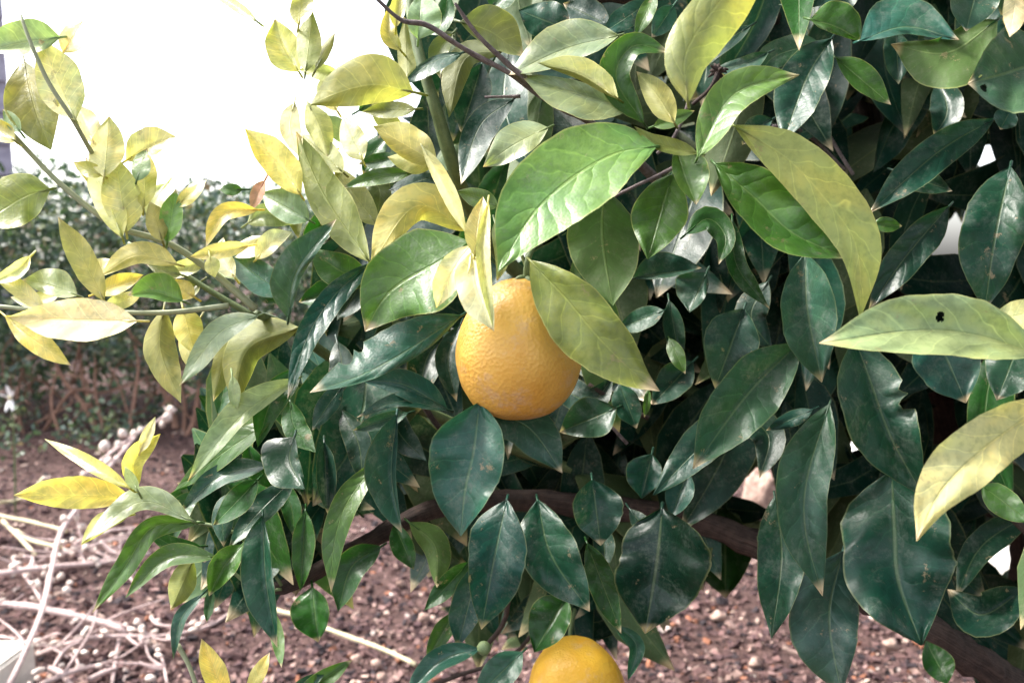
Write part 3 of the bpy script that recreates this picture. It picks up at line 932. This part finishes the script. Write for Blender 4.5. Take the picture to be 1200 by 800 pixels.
# ---- centre group round the upper orange
LF('548,270 488,242 434,310', 16, 28, 'V', .47, under=True, tint=.92, fold=.2)
LF('550,284 512,308 472,330 448,352 428,388', 46, 46, 'H', .44, tau=.45, fold=.3, tint=1.25)
LF('550,288 530,318 511,361', 15, 17, 'Q', .425, tau=.3)
LF('552,296 560,340 579,388', 13, 24, 'Q', .415, tau=.4)
LF('572,236 566,300 578,386', 8, 8, 'P', .41, fold=.8)
LF('556,298 560,262 566,230', 13, 14, 'P', .42)
LF('584,242 535,224', 10, 12, 'L', .45)
LF('580,260 590,300 582,330', 8, 10, 'W', .46)
LF('338,372 348,318 394,257', 26, 8, 'F', .46, sig=.3, fold=.5, tint=1.1)
LF('432,332 400,318 363,292', 20, 20, 'H', .50)
LF('408,336 350,354', 14, 16, 'G', .51)
LF('438,306 392,346 360,395 337,467', 15, 15, 'E', .475, tau=.7)
LF('430,312 415,345 395,375', 16, 18, 'D', .53)
LF('362,258 330,240 304,226', 16, 20, 'W', .5, tint=.8)
LF('300,304 318,285 342,272', 14, 9, 'Q', .49)
LF('310,212 302,228 294,246', 7, 9, 'B', .49)
LF('337,346 300,322 262,291', 18, 17, 'F', .49, tau=.8, tint=1.2)
LF('330,352 298,338', 10, 10, 'G', .51)

# ---- far-left shoot
LF('58,222 26,232 -24,264', 28, 30, 'O', .455, tint=1.25)
LF('122,352 96,302 68,254', 15, 15, 'U', .46, under=True, tint=1.2)
LF('90,346 58,334 26,328', 11, 20, 'W', .47, tau=.9)
LF('52,362 20,338 -12,318', 9, 12, 'P', .46)
LF('160,376 80,374 10,371', 24, 24, 'Q', .44, tau=.6, fold=.3, pet=18, flip='a')
LF('6,370 40,398 83,428', 15, 13, 'V', .465)
LF('208,310 160,300 117,324', 9, 16, 'Y', .455, under=True)
LF('112,344 140,334 168,322', 13, 9, 'V', .475)
LF('104,320 132,304', 9, 9, 'Q', .48)
LF('214,353 180,342 150,346', 8, 22, 'L', .46, tint=1.3)
LF('212,322 172,310', 9, 9, 'W', .47)
LF('228,348 198,328', 11, 11, 'V', .48)
LF('192,362 188,410 212,472', 18, 18, 'U', .48, under=True)
LF('214,360 228,415', 16, 16, 'Y', .49, under=True)
LF('302,370 255,392 210,452', 14, 15, 'W', .45, tau=.7, tint=.85)
LF('143,278 128,240 100,184', 15, 17, 'Y', .46, under=True)
LF('148,272 142,230 134,182', 22, 24, 'P', .455, under=True)
LF('168,244 172,176', 15, 14, 'Y', .47, under=True)
LF('190,282 175,236', 12, 14, 'U', .455, under=True)
LF('196,284 206,222', 14, 13, 'L', .46, tint=1.4)
LF('206,242 242,211', 9, 9, 'V', .47)
LF('302,246 262,250 241,290', 9, 11, 'V', .465)
LF('292,288 222,301', 9, 10, 'P', .48)
LF('284,222 256,222', 7, 7, 'H', .5)
LF('246,300 252,325', 9, 9, 'P', .47)
LF('160,232 130,220 112,236', 12, 12, 'P', .48)
LF('235,330 205,352', 9, 9, 'O', .5)

# ---- more of the crowded left shoots
LF('150,250 118,215 92,200', 12, 12, 'V', .475, under=True)
LF('196,215 182,236 178,262', 12, 12, 'Q', .48)
LF('240,300 222,312 186,322', 10, 10, 'P', .485)
LF('275,325 258,300 262,278', 10, 12, 'Q', .49)
LF('270,300 300,285 330,285', 9, 14, 'Q', .50, tau=.8)
LF('290,262 312,250 348,262', 12, 14, 'W', .51)
LF('120,362 150,350 168,340', 9, 9, 'P', .485)
LF('235,372 222,400 230,440', 14, 12, 'U', .5, under=True)
LF('262,380 262,420 250,470', 13, 12, 'O', .515, under=True)
LF('70,345 40,352 12,348', 9, 9, 'Y', .475)
LF('36,300 18,318 -10,332', 9, 9, 'P', .465)
LF('300,340 285,320 250,318', 10, 10, 'W', .505)
LF('345,120 340,150 352,185', 12, 12, 'Q', .52, under=True)
LF('440,110 452,140 480,160', 12, 12, 'Y', .55)
LF('430,200 445,225 440,262', 14, 14, 'R', .56)
LF('392,180 378,200 372,232', 12, 12, 'P', .53)
LF('395,130 380,105 382,86', 10, 11, 'P', .5)
LF('470,60 455,40 458,5', 9, 10, 'Y', .52)
LF('500,40 520,20 525,-10', 12, 12, 'G', .56)
LF('575,10 590,-10 600,-30', 16, 16, 'G', .55)
LF('530,40 515,60 516,92', 10, 12, 'O', .53)
LF('430,235 400,250 372,290', 14, 14, 'R', .56)
LF('360,300 380,262 420,232', 16, 14, 'G', .57)
LF('395,400 400,430 385,470', 14, 14, 'D', .54)
LF('460,420 430,425 395,432', 12, 12, 'D', .55)
LF('480,380 465,350 440,330', 16, 16, 'D', .56)
LF('400,480 420,520 425,570', 14, 15, 'D', .56)
LF('450,470 470,510 500,540', 16, 16, 'D', .58)
LF('340,470 345,500 370,530', 14, 14, 'G', .55)
LF('280,580 262,600 262,640', 13, 13, 'E', .54)
LF('330,640 318,655 300,690', 13, 13, 'E', .56)
LF('320,560 340,590 345,630', 12, 12, 'G', .56)
LF('235,640 205,640 170,620', 10, 10, 'G', .52)

# ---- lower left
LF('152,582 90,580 16,580', 15, 22, 'V', .47, under=True, tint=1.1)
LF('152,572 100,540 52,514', 8, 9, 'V', .475)
LF('160,573 158,540 188,508', 14, 11, 'V', .48, tint=1.1)
LF('164,530 182,488', 7, 7, 'Q', .485)
LF('162,576 146,546', 8, 6, 'W', .47)
LF('225,610 165,588 98,634', 9, 17, 'W', .47, tau=.9, tint=.8)
LF('150,604 122,612 95,638', 9, 11, 'Y', .485, under=True)
LF('314,544 258,558 210,600', 11, 14, 'E', .49, tau=.9)
LF('348,444 282,488 220,564', 9, 20, 'W', .46, tau=.7, tint=.9)
LF('316,494 262,530 204,575', 13, 15, 'H', .49)
LF('350,384 290,410 274,478', 17, 24, 'O', .49, under=True, tint=.95)
LF('268,420 256,490', 12, 13, 'G', .52)
LF('272,440 278,482', 7, 7, 'W', .47)
LF('352,430 318,470 302,524', 16, 16, 'G', .50)
LF('345,512 340,540 357,573', 10, 34, 'E', .48, tau=.9)
LF('345,560 305,598 268,642', 14, 15, 'E', .52)
LF('302,562 250,615', 15, 14, 'G', .52)
LF('235,578 212,595 200,640', 12, 12, 'G', .54)
LF('358,598 352,692', 13, 13, 'G', .55)
LF('338,590 346,662', 11, 12, 'D', .56)
LF('232,612 178,618 146,664 108,718', 14, 13, 'H', .49)
LF('254,652 196,654 147,700', 10, 14, 'H', .48)
LF('226,656 200,714', 14, 15, 'O', .52, under=True)
LF('284,638 262,664 245,698', 14, 16, 'H', .49)
LF('308,604 312,680 325,758', 8, 29, 'E', .47, tau=.4)
LF('322,718 330,782', 7, 8, 'L', .53)
LF('237,696 212,725 203,772', 6, 8, 'E', .50)
LF('248,690 242,729', 6, 6, 'G', .52)
LF('264,818 236,748', 14, 14, 'V', .47, tint=1.15)
LF('290,815 316,764', 9, 8, 'Y', .48)
LF('346,818 413,773', 11, 10, 'H', .5)
LF('342,808 380,790', 8, 8, 'E', .5)
LF('444,538 406,590 391,640 388,694', 14, 16, 'H', .50)
LF('380,518 384,602', 12, 11, 'D', .53)
LF('446,640 412,664 396,716', 17, 19, 'G', .54)
LF('366,688 373,752', 16, 28, 'G', .53)
LF('462,614 485,667', 12, 14, 'G', .55)
LF('480,612 510,640 512,688', 17, 14, 'H', .54, under=True)
LF('465,486 459,556 471,624', 5, 30, 'F', .475, sig=.3)
LF('402,452 384,475 366,504', 11, 12, 'E', .50)
LF('290,520 300,545 330,575', 12, 14, 'G', .53)
LF('420,600 395,575 385,540', 12, 12, 'G', .57)

# ---- centre, below the orange
LF('540,370 472,414 422,440 363,460', 11, 34, 'F', .465, tau=.8, bite=[(-1, .72, .05, .5), (-1, .62, .03, .3)], nu=50, nv=6)
LF('524,479 472,450 424,446', 16, 17, 'F', .50)
LF('524,480 470,470 418,489', 6, 10, 'E', .49, tau=.8)
LF('478,484 414,504', 9, 9, 'F', .52)
LF('562,472 555,530 545,575 540,628', 36, 48, 'F', .455, tau=.25, fold=.25)
LF('562,480 618,500 659,554', 26, 26, 'F', .485, tau=.6)
LF('722,478 656,506', 22, 24, 'E', .53)
LF('726,450 746,502', 15, 16, 'E', .54)
LF('622,306 662,348 702,396 742,436 773,458', 32, 40, 'O', .415, tau=.3, fold=.2, tint=1.05, pet=8)
LF('708,222 706,280 718,358', 42, 40, 'G', .47, under=True, tint=1.0)
LF('768,172 722,180 672,208 624,252 584,318', 44, 52, 'L', .40, tau=.85, sig=-.2, fold=.3, curl=.05, tint=1.25, nu=32, nv=6, wav=.6)
LF('788,205 776,242 759,304', 30, 30, 'H', .44, tau=.5)
LF('792,172 802,206 816,240', 30, 11, 'L', .42, tau=.6)
LF('818,180 768,168 743,148', 7, 11, 'O', .42)
LF('766,148 814,130', 9, 9, 'L', .44)
LF('754,144 722,92 742,54 786,62', 20, 16, 'H', .44, fold=.5)
LF('790,144 770,112 746,84', 15, 16, 'U', .425, under=True, curl=-.5)
LF('724,116 680,88 630,74', 6, 20, 'O', .43, under=True, tint=1.1)
LF('724,42 662,58 596,88', 16, 30, 'W', .47, tau=.8, tint=.75)
LF('738,128 672,108 610,88', 26, 14, 'W', .46, tau=.9, tint=.7)
LF('806,120 804,62 848,-4 905,-70', 26, 36, 'U', .36, curl=-.35, fold=-.1, tau=0, sig=.25, tint=1.1, wav=.3)
LF('818,184 848,124 880,100 937,88', 24, 20, 'L', .41, tau=.5)
LF('862,148 922,186 966,232 1004,290 1008,374', 36, 26, 'U', .405, under=True, tint=1.3, fold=.3)
LF('838,192 882,230 930,274 998,303', 40, 26, 'H', .42, tau=.5, sig=-.2, fold=.8, tint=1.15)
LF('974,46 946,90 917,168', 24, 30, 'E', .47)

# ---- top right
LF('950,23 980,32 1010,49', 30, 8, 'H', .46)
LF('1008,48 1062,32 1124,47', 34, 8, 'F', .46, tau=.9)
LF('1168,24 1110,62 1044,52', 40, 20, 'G', .45, under=True)
LF('1232,66 1185,84 1134,98', 46, 46, 'F', .42, tau=.7, holes=[(.84, -.22, .022, .10), (.84, .40, .034, .17), (.82, .3, .02, .1)], nu=110, nv=30)
LF('1194,-20 1183,44', 16, 14, 'Q', .40)
LF('1150,-34 1132,37', 28, 27, 'F', .46)
LF('994,-12 912,6', 11, 12, 'E', .5)
LF('1000,-18 975,14', 15, 15, 'E', .5)
LF('1050,36 1053,99', 15, 16, 'E', .53)
LF('980,68 1010,94 1044,123', 19, 12, 'H', .47)
LF('1185,128 1172,152', 14, 14, 'F', .45)
LF('1164,140 1100,178 1018,250', 20, 22, 'E', .51)
LF('1048,200 1116,224', 14, 14, 'D', .55)
LF('1184,196 1166,280 1154,364', 34, 42, 'E', .45, tau=.3)
LF('1112,242 1062,300 1018,362', 22, 20, 'D', .53)
LF('1024,262 1057,265', 9, 9, 'H', .52)
LF('944,298 946,362 963,448', 32, 32, 'F', .475, tau=.3)
LF('668,36 608,12', 22, 24, 'E', .53)
LF('715,30 660,4', 18, 18, 'D', .55)
LF('762,2 705,40', 13, 14, 'F', .5)
LF('768,-8 744,44', 9, 9, 'H', .49)
LF('790,6 764,44', 13, 13, 'F', .52)
LF('625,60 660,10 690,-30', 20, 20, 'D', .58)
LF('880,30 820,70 800,120', 12, 14, 'D', .56)
LF('960,50 905,68 890,100', 14, 18, 'F', .54)
LF('900,62 870,75 835,82', 12, 8, 'E', .52)
LF('905,140 880,155 870,170', 10, 14, 'E', .55)
LF('1100,95 1110,130 1095,160', 20, 20, 'D', .62)

# ---- right side
LF('1220,416 1140,392 1066,388 960,402', 27, 44, 'W', .38, tau=.6, fold=.3, tint=1.12, pet=0, flip='a', holes=[(.462, -.42, .016, .08), (.47, -.34, .011, .12), (.455, -.28, .007, .06)], nu=170, nv=36)
LF('1160,378 1200,368 1250,366', 17, 18, 'P', .39)
LF('1236,466 1155,524 1102,576 1074,634', 34, 36, 'P', .36, tau=.6, fold=.35, tint=1.0, pet=0, flip='a')
LF('1150,568 1208,612', 16, 17, 'H', .44)
LF('1002,396 1022,452 1046,516 1083,582', 36, 42, 'E', .44, tau=.3, bite=[(1, .45, .045, .45), (1, .36, .03, .25)], nu=50, nv=6, tint=1.1)
LF('1092,380 1132,472', 36, 40, 'F', .50, tint=.8)
LF('1196,398 1168,469', 28, 28, 'F', .51, tint=.8)
LF('936,402 876,462 812,549', 36, 34, 'F', .475, tau=.4)
LF('886,466 824,520 765,580', 22, 24, 'E', .50, tint=1.1)
LF('872,362 838,455', 32, 32, 'F', .51, tint=.8)
LF('828,320 808,366', 9, 30, 'F', .50)
LF('742,326 822,314', 24, 5, 'E', .53)
LF('804,274 830,256 850,278 842,310', 14, 14, 'G', .49, tint=.8, curl=-.4)
LF('858,258 864,312 902,362', 12, 11, 'G', .50, tint=.8)
LF('778,364 722,386', 12, 13, 'E', .55)
LF('784,352 798,430', 11, 12, 'E', .54)
LF('784,396 803,438', 9, 9, 'H', .52, tint=.8)
LF('812,424 764,474', 18, 20, 'D', .56)
LF('760,456 755,489', 5, 4, 'H', .52)
LF('972,474 946,560 944,622 964,698', 28, 34, 'F', .455, tau=.25)
LF('952,480 898,504', 9, 9, 'E', .54)
LF('1045,552 1048,622 1053,682 1080,756', 70, 62, 'E', .45, tau=.35, fold=.45, curl=-.1, tint=.85, nu=40, nv=8, wav=1.3)
LF('988,646 972,722 986,814', 32, 44, 'F', .465, tau=.3)
LF('908,582 916,652 904,748', 26, 28, 'E', .48)
LF('850,596 850,700', 30, 44, 'G', .78, tint=.6)
LF('776,596 768,668 756,742', 58, 44, 'D', .49, tau=.3, fold=.55, nu=36, nv=8, wav=1.4, tint=.8)
LF('688,636 728,742', 15, 16, 'G', .54, tint=.7)
LF('720,732 746,756 736,797', 9, 9, 'F', .53)
LF('694,562 704,639', 30, 26, 'E', .50)
LF('764,532 752,584', 16, 24, 'E', .52)
LF('806,552 786,607', 15, 16, 'F', .52)
LF('738,596 754,622 743,657', 11, 11, 'D', .54)
LF('700,610 708,640 706,672', 12, 12, 'D', .56)
LF('630,586 646,650 691,716', 30, 32, 'E', .49)
LF('594,586 580,650 564,737', 34, 32, 'E', .48, tau=.4)
LF('562,658 536,760', 18, 20, 'E', .52)
LF('550,658 497,715', 12, 12, 'G', .54)
LF('534,716 500,772', 11, 12, 'H', .55)
LF('664,698 626,764', 20, 28, 'G', .55)
LF('562,760 516,774 476,814', 11, 16, 'F', .50, tau=.9)
LF('612,764 556,818', 18, 20, 'F', .5)
LF('1110,800 1085,750', 16, 18, 'G', .62)
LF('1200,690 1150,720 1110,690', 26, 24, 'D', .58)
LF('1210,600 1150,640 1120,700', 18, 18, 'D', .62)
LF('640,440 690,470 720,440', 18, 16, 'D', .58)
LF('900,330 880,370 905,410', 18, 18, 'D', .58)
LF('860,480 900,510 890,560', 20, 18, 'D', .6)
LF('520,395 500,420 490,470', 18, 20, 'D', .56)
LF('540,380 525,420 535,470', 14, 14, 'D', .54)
N_TRACED = len(LEAVES)

# ---- leaves deeper in the crown, largest as parts, the rest joined
GAPS = [(1108, 288, 24), (1162, 185, 20), (1003, 522, 16), (1100, 478, 11), (1176, 640, 28), (884, 575, 22), (985, 447, 5), (1080, 180, 3), (720, 20, 10), (800, 100, 8), (445, 626, 20), (412, 648, 12), (500, 598, 8), (850, 622, 16), (1012, 150, 18)]
def in_poly(x, y, poly):
    c = False
    for (x1, y1), (x2, y2) in zip(poly, poly[1:] + poly[:1]):
        if (y1 > y) != (y2 > y) and x < (x2 - x1) * (y - y1) / (y2 - y1) + x1:
            c = not c
    return c
DEEP = [(600, -40), (1260, -40), (1260, 780), (1180, 780), (1120, 690), (1010, 640), (950, 600), (900, 560), (840, 600), (770, 690), (720, 700), (660, 740), (560, 720), (535, 650), (420, 570), (350, 470), (400, 330), (440, 240), (520, 150), (500, 40)]
rng = random.Random(77)
fv, ff, fu, fcol = [], [], [], []
n_part = 0
def rand_leaf(x, y, d, as_part, ang=None, colset='DDDDEEEG', sz=1.0):
    L = rng.uniform(0.075, 0.115) * sz * FPX / d
    an = ang if ang is not None else math.radians(90 + rng.gauss(0, 42))
    dx, dy = math.cos(an) * L / 2, math.sin(an) * L / 2
    bend = rng.uniform(-0.14, 0.14) * L
    pts = [(x - dx, y - dy), (x - dy / L * bend * 2, y + dx / L * bend * 2), (x + dx, y + dy)]
    for gx_, gy_, gr in GAPS:
        for q in pts + [((pts[0][0] + pts[1][0]) / 2, (pts[0][1] + pts[1][1]) / 2), ((pts[2][0] + pts[1][0]) / 2, (pts[2][1] + pts[1][1]) / 2)]:
            if math.hypot(q[0] - gx_, q[1] - gy_) < gr * rng.uniform(0.8, 1.3) + L * 0.06:
                return False
    w = L * rng.uniform(0.17, 0.24)
    a, b = w * rng.uniform(0.5, 1), w * rng.uniform(0.5, 1)
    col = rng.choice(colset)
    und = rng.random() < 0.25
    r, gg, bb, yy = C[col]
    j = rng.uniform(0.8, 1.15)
    if as_part:
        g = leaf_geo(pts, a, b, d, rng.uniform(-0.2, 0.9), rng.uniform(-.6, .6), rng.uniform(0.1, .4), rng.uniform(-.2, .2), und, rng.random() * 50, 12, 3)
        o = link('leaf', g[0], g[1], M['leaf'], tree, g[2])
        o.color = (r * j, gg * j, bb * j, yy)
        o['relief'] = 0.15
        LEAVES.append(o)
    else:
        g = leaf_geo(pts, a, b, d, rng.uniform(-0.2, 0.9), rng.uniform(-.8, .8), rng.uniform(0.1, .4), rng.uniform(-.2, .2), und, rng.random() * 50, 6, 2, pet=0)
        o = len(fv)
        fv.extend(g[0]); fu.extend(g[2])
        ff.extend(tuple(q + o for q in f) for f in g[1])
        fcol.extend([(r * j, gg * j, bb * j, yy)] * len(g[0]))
    return True

cnt = 0
while len(LEAVES) < 300 and cnt < 4000:
    cnt += 1
    x, y = rng.uniform(330, 1230), rng.uniform(-30, 770)
    if in_poly(x, y, DEEP):
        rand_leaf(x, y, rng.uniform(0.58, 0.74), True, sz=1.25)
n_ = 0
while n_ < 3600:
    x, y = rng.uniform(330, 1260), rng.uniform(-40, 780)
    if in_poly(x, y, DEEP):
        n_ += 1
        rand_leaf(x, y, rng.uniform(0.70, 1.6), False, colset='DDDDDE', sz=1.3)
LOWL = [(300, 455), (420, 470), (480, 560), (440, 610), (390, 650), (330, 680), (262, 640), (240, 590), (262, 520)]
n_ = 0
while n_ < 60:
    x, y = rng.uniform(230, 490), rng.uniform(450, 690)
    if in_poly(x, y, LOWL):
        n_ += 1
        rand_leaf(x, y, rng.uniform(0.57, 0.68), False, colset='DDEEG', sz=1.2)
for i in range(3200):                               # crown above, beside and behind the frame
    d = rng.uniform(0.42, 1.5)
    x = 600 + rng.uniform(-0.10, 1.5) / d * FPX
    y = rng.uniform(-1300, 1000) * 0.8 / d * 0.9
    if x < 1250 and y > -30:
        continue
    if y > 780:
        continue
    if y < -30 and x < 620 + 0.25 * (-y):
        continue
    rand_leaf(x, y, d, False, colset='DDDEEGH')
for i in range(2600):                               # unseen leaves over and right of the viewer, added to darken the crown
    if i < 1700:
        p = Vector((rng.uniform(-0.05, 1.5), rng.uniform(-0.35, 0.75), rng.uniform(1.42, 2.2)))
    else:
        p = Vector((rng.uniform(0.62, 1.5), rng.uniform(-0.1, 0.75), rng.uniform(0.5, 1.6)))
        if p.x < 0.35 + p.y * 0.75:
            continue
    ax = Vector((rng.gauss(0, .7), rng.gauss(-.2, .7), rng.gauss(-.6, .5))).normalized()
    nr = Vector((rng.gauss(0, .6), rng.gauss(-.3, .6), rng.gauss(.7, .4)))
    nr = (nr - ax * nr.dot(ax)).normalized()
    g = world_leaf_geo(p, ax, nr, rng.uniform(.08, .115), rng.uniform(.017, .025))
    r, gg, bb, yy = C[rng.choice('DDEEGH')]
    o = len(fv)
    fv.extend(g[0]); fu.extend(g[2])
    ff.extend(tuple(q + o for q in f) for f in g[1])
    fcol.extend([(r, gg, bb, yy)] * len(g[0]))
fo = link('foliage', fv, ff, M['foliage'], tree, fu, cols=fcol)
fo['kind'] = 'stuff'

# dried flower remnant on a bare spur
dv = ([], [], [])
rg = random.Random(9)
dc = P(842, 84, .5)
for i in range(16):
    e = Vector((rg.gauss(0, 1), rg.gauss(0, 1), rg.gauss(0, 1))).normalized()
    merge(dv, tube_geo([dc, dc + e * 0.004, dc + e * rg.uniform(.005, .008) + Vector((0, 0, -.001))], [.0013, .0012, .0005], 5))
merge(dv, tube_geo([dc, P(832, 104, .5), P(812, 122, .51)], [.0018, .0014, .0014], 6))
link('dried_flower', dv[0], dv[1], M['bark'], tree, dv[2])
# small green fruitlet
g = ball_geo(P(567, 759, .5), 8.5 / FPX * .5, 12, 9, (1, 1, 1), 2, 0.1)
fr = link('fruitlet', g[0], g[1], M['green_stem'], tree, g[2])

# ------------------------------------------------------------------ oranges
def orange(name, label, c, r, sc, mat, tilt=0.0, seed=0, lean=0.0, group='oranges hanging on the tree'):
    t = thing(name, label, 'orange', c, group)
    V, F, U = [], [], []
    seg, ring = 72, 48
    rot = Matrix.Rotation(tilt, 3, 'Y') @ Matrix.Rotation(lean, 3, 'X')
    for i in range(ring + 1):
        th = math.pi * i / ring
        for k in range(seg):
            ph = 2 * math.pi * k / seg
            n = Vector((math.sin(th) * math.cos(ph), math.sin(th) * math.sin(ph), math.cos(th)))
            q = r * (1 + 0.025 * noise.noise(n * 1.6 + Vector((seed, 0, 0))) + 0.012 * noise.noise(n * 4 + Vector((seed, 3, 0))))
            # narrow shoulder with a shallow dimple at the stalk, flat scar at the bottom
            wz = n.z * sc[2]
            sh = 1 - 0.15 * max(0.0, (n.z + 0.25) / 1.25) ** 1.6
            if n.z > 0.9:
                wz -= 0.9 * (n.z - 0.9) * 0.6
            if n.z < -0.80:
                wz += (-0.80 - n.z) * 0.32 * sc[2]
            V.append(c + rot @ Vector((n.x * sc[0] * sh * q, n.y * sc[1] * sh * q, wz * q))); U.append((i / ring, k / seg))
    for i in range(ring):
        for k in range(seg):
            k2 = (k + 1) % seg
            F.append((i * seg + k, (i + 1) * seg + k, (i + 1) * seg + k2, i * seg + k2))
    o = link('rind', V, F, M[mat], t, U)
    top = c + rot @ Vector((0, 0, sc[2] * r * 0.95))
    up = rot @ Vector((0, 0, 1))
    sv = ([], [], [])
    for i in range(5):
        a = i * 2 * math.pi / 5
        e = rot @ Vector((math.cos(a), math.sin(a), 0))
        merge(sv, tube_geo([top, top + e * 0.004 + up * 0.0005, top + e * 0.008 - up * 0.001], [0.0025, 0.002, 0.0008], 5))
    link('calyx', sv[0], sv[1], M['green_stem'], t, sv[2])
    g = tube_geo([top - up * 0.002, top + up * 0.012, top + up * 0.03 + Vector((0.006, 0.012, 0))], [0.002, 0.0018, 0.0022], 7)
    link('stalk', g[0], g[1], M['green_stem'], t, g[2])
    return t
oc = P(608, 410, 0.475)
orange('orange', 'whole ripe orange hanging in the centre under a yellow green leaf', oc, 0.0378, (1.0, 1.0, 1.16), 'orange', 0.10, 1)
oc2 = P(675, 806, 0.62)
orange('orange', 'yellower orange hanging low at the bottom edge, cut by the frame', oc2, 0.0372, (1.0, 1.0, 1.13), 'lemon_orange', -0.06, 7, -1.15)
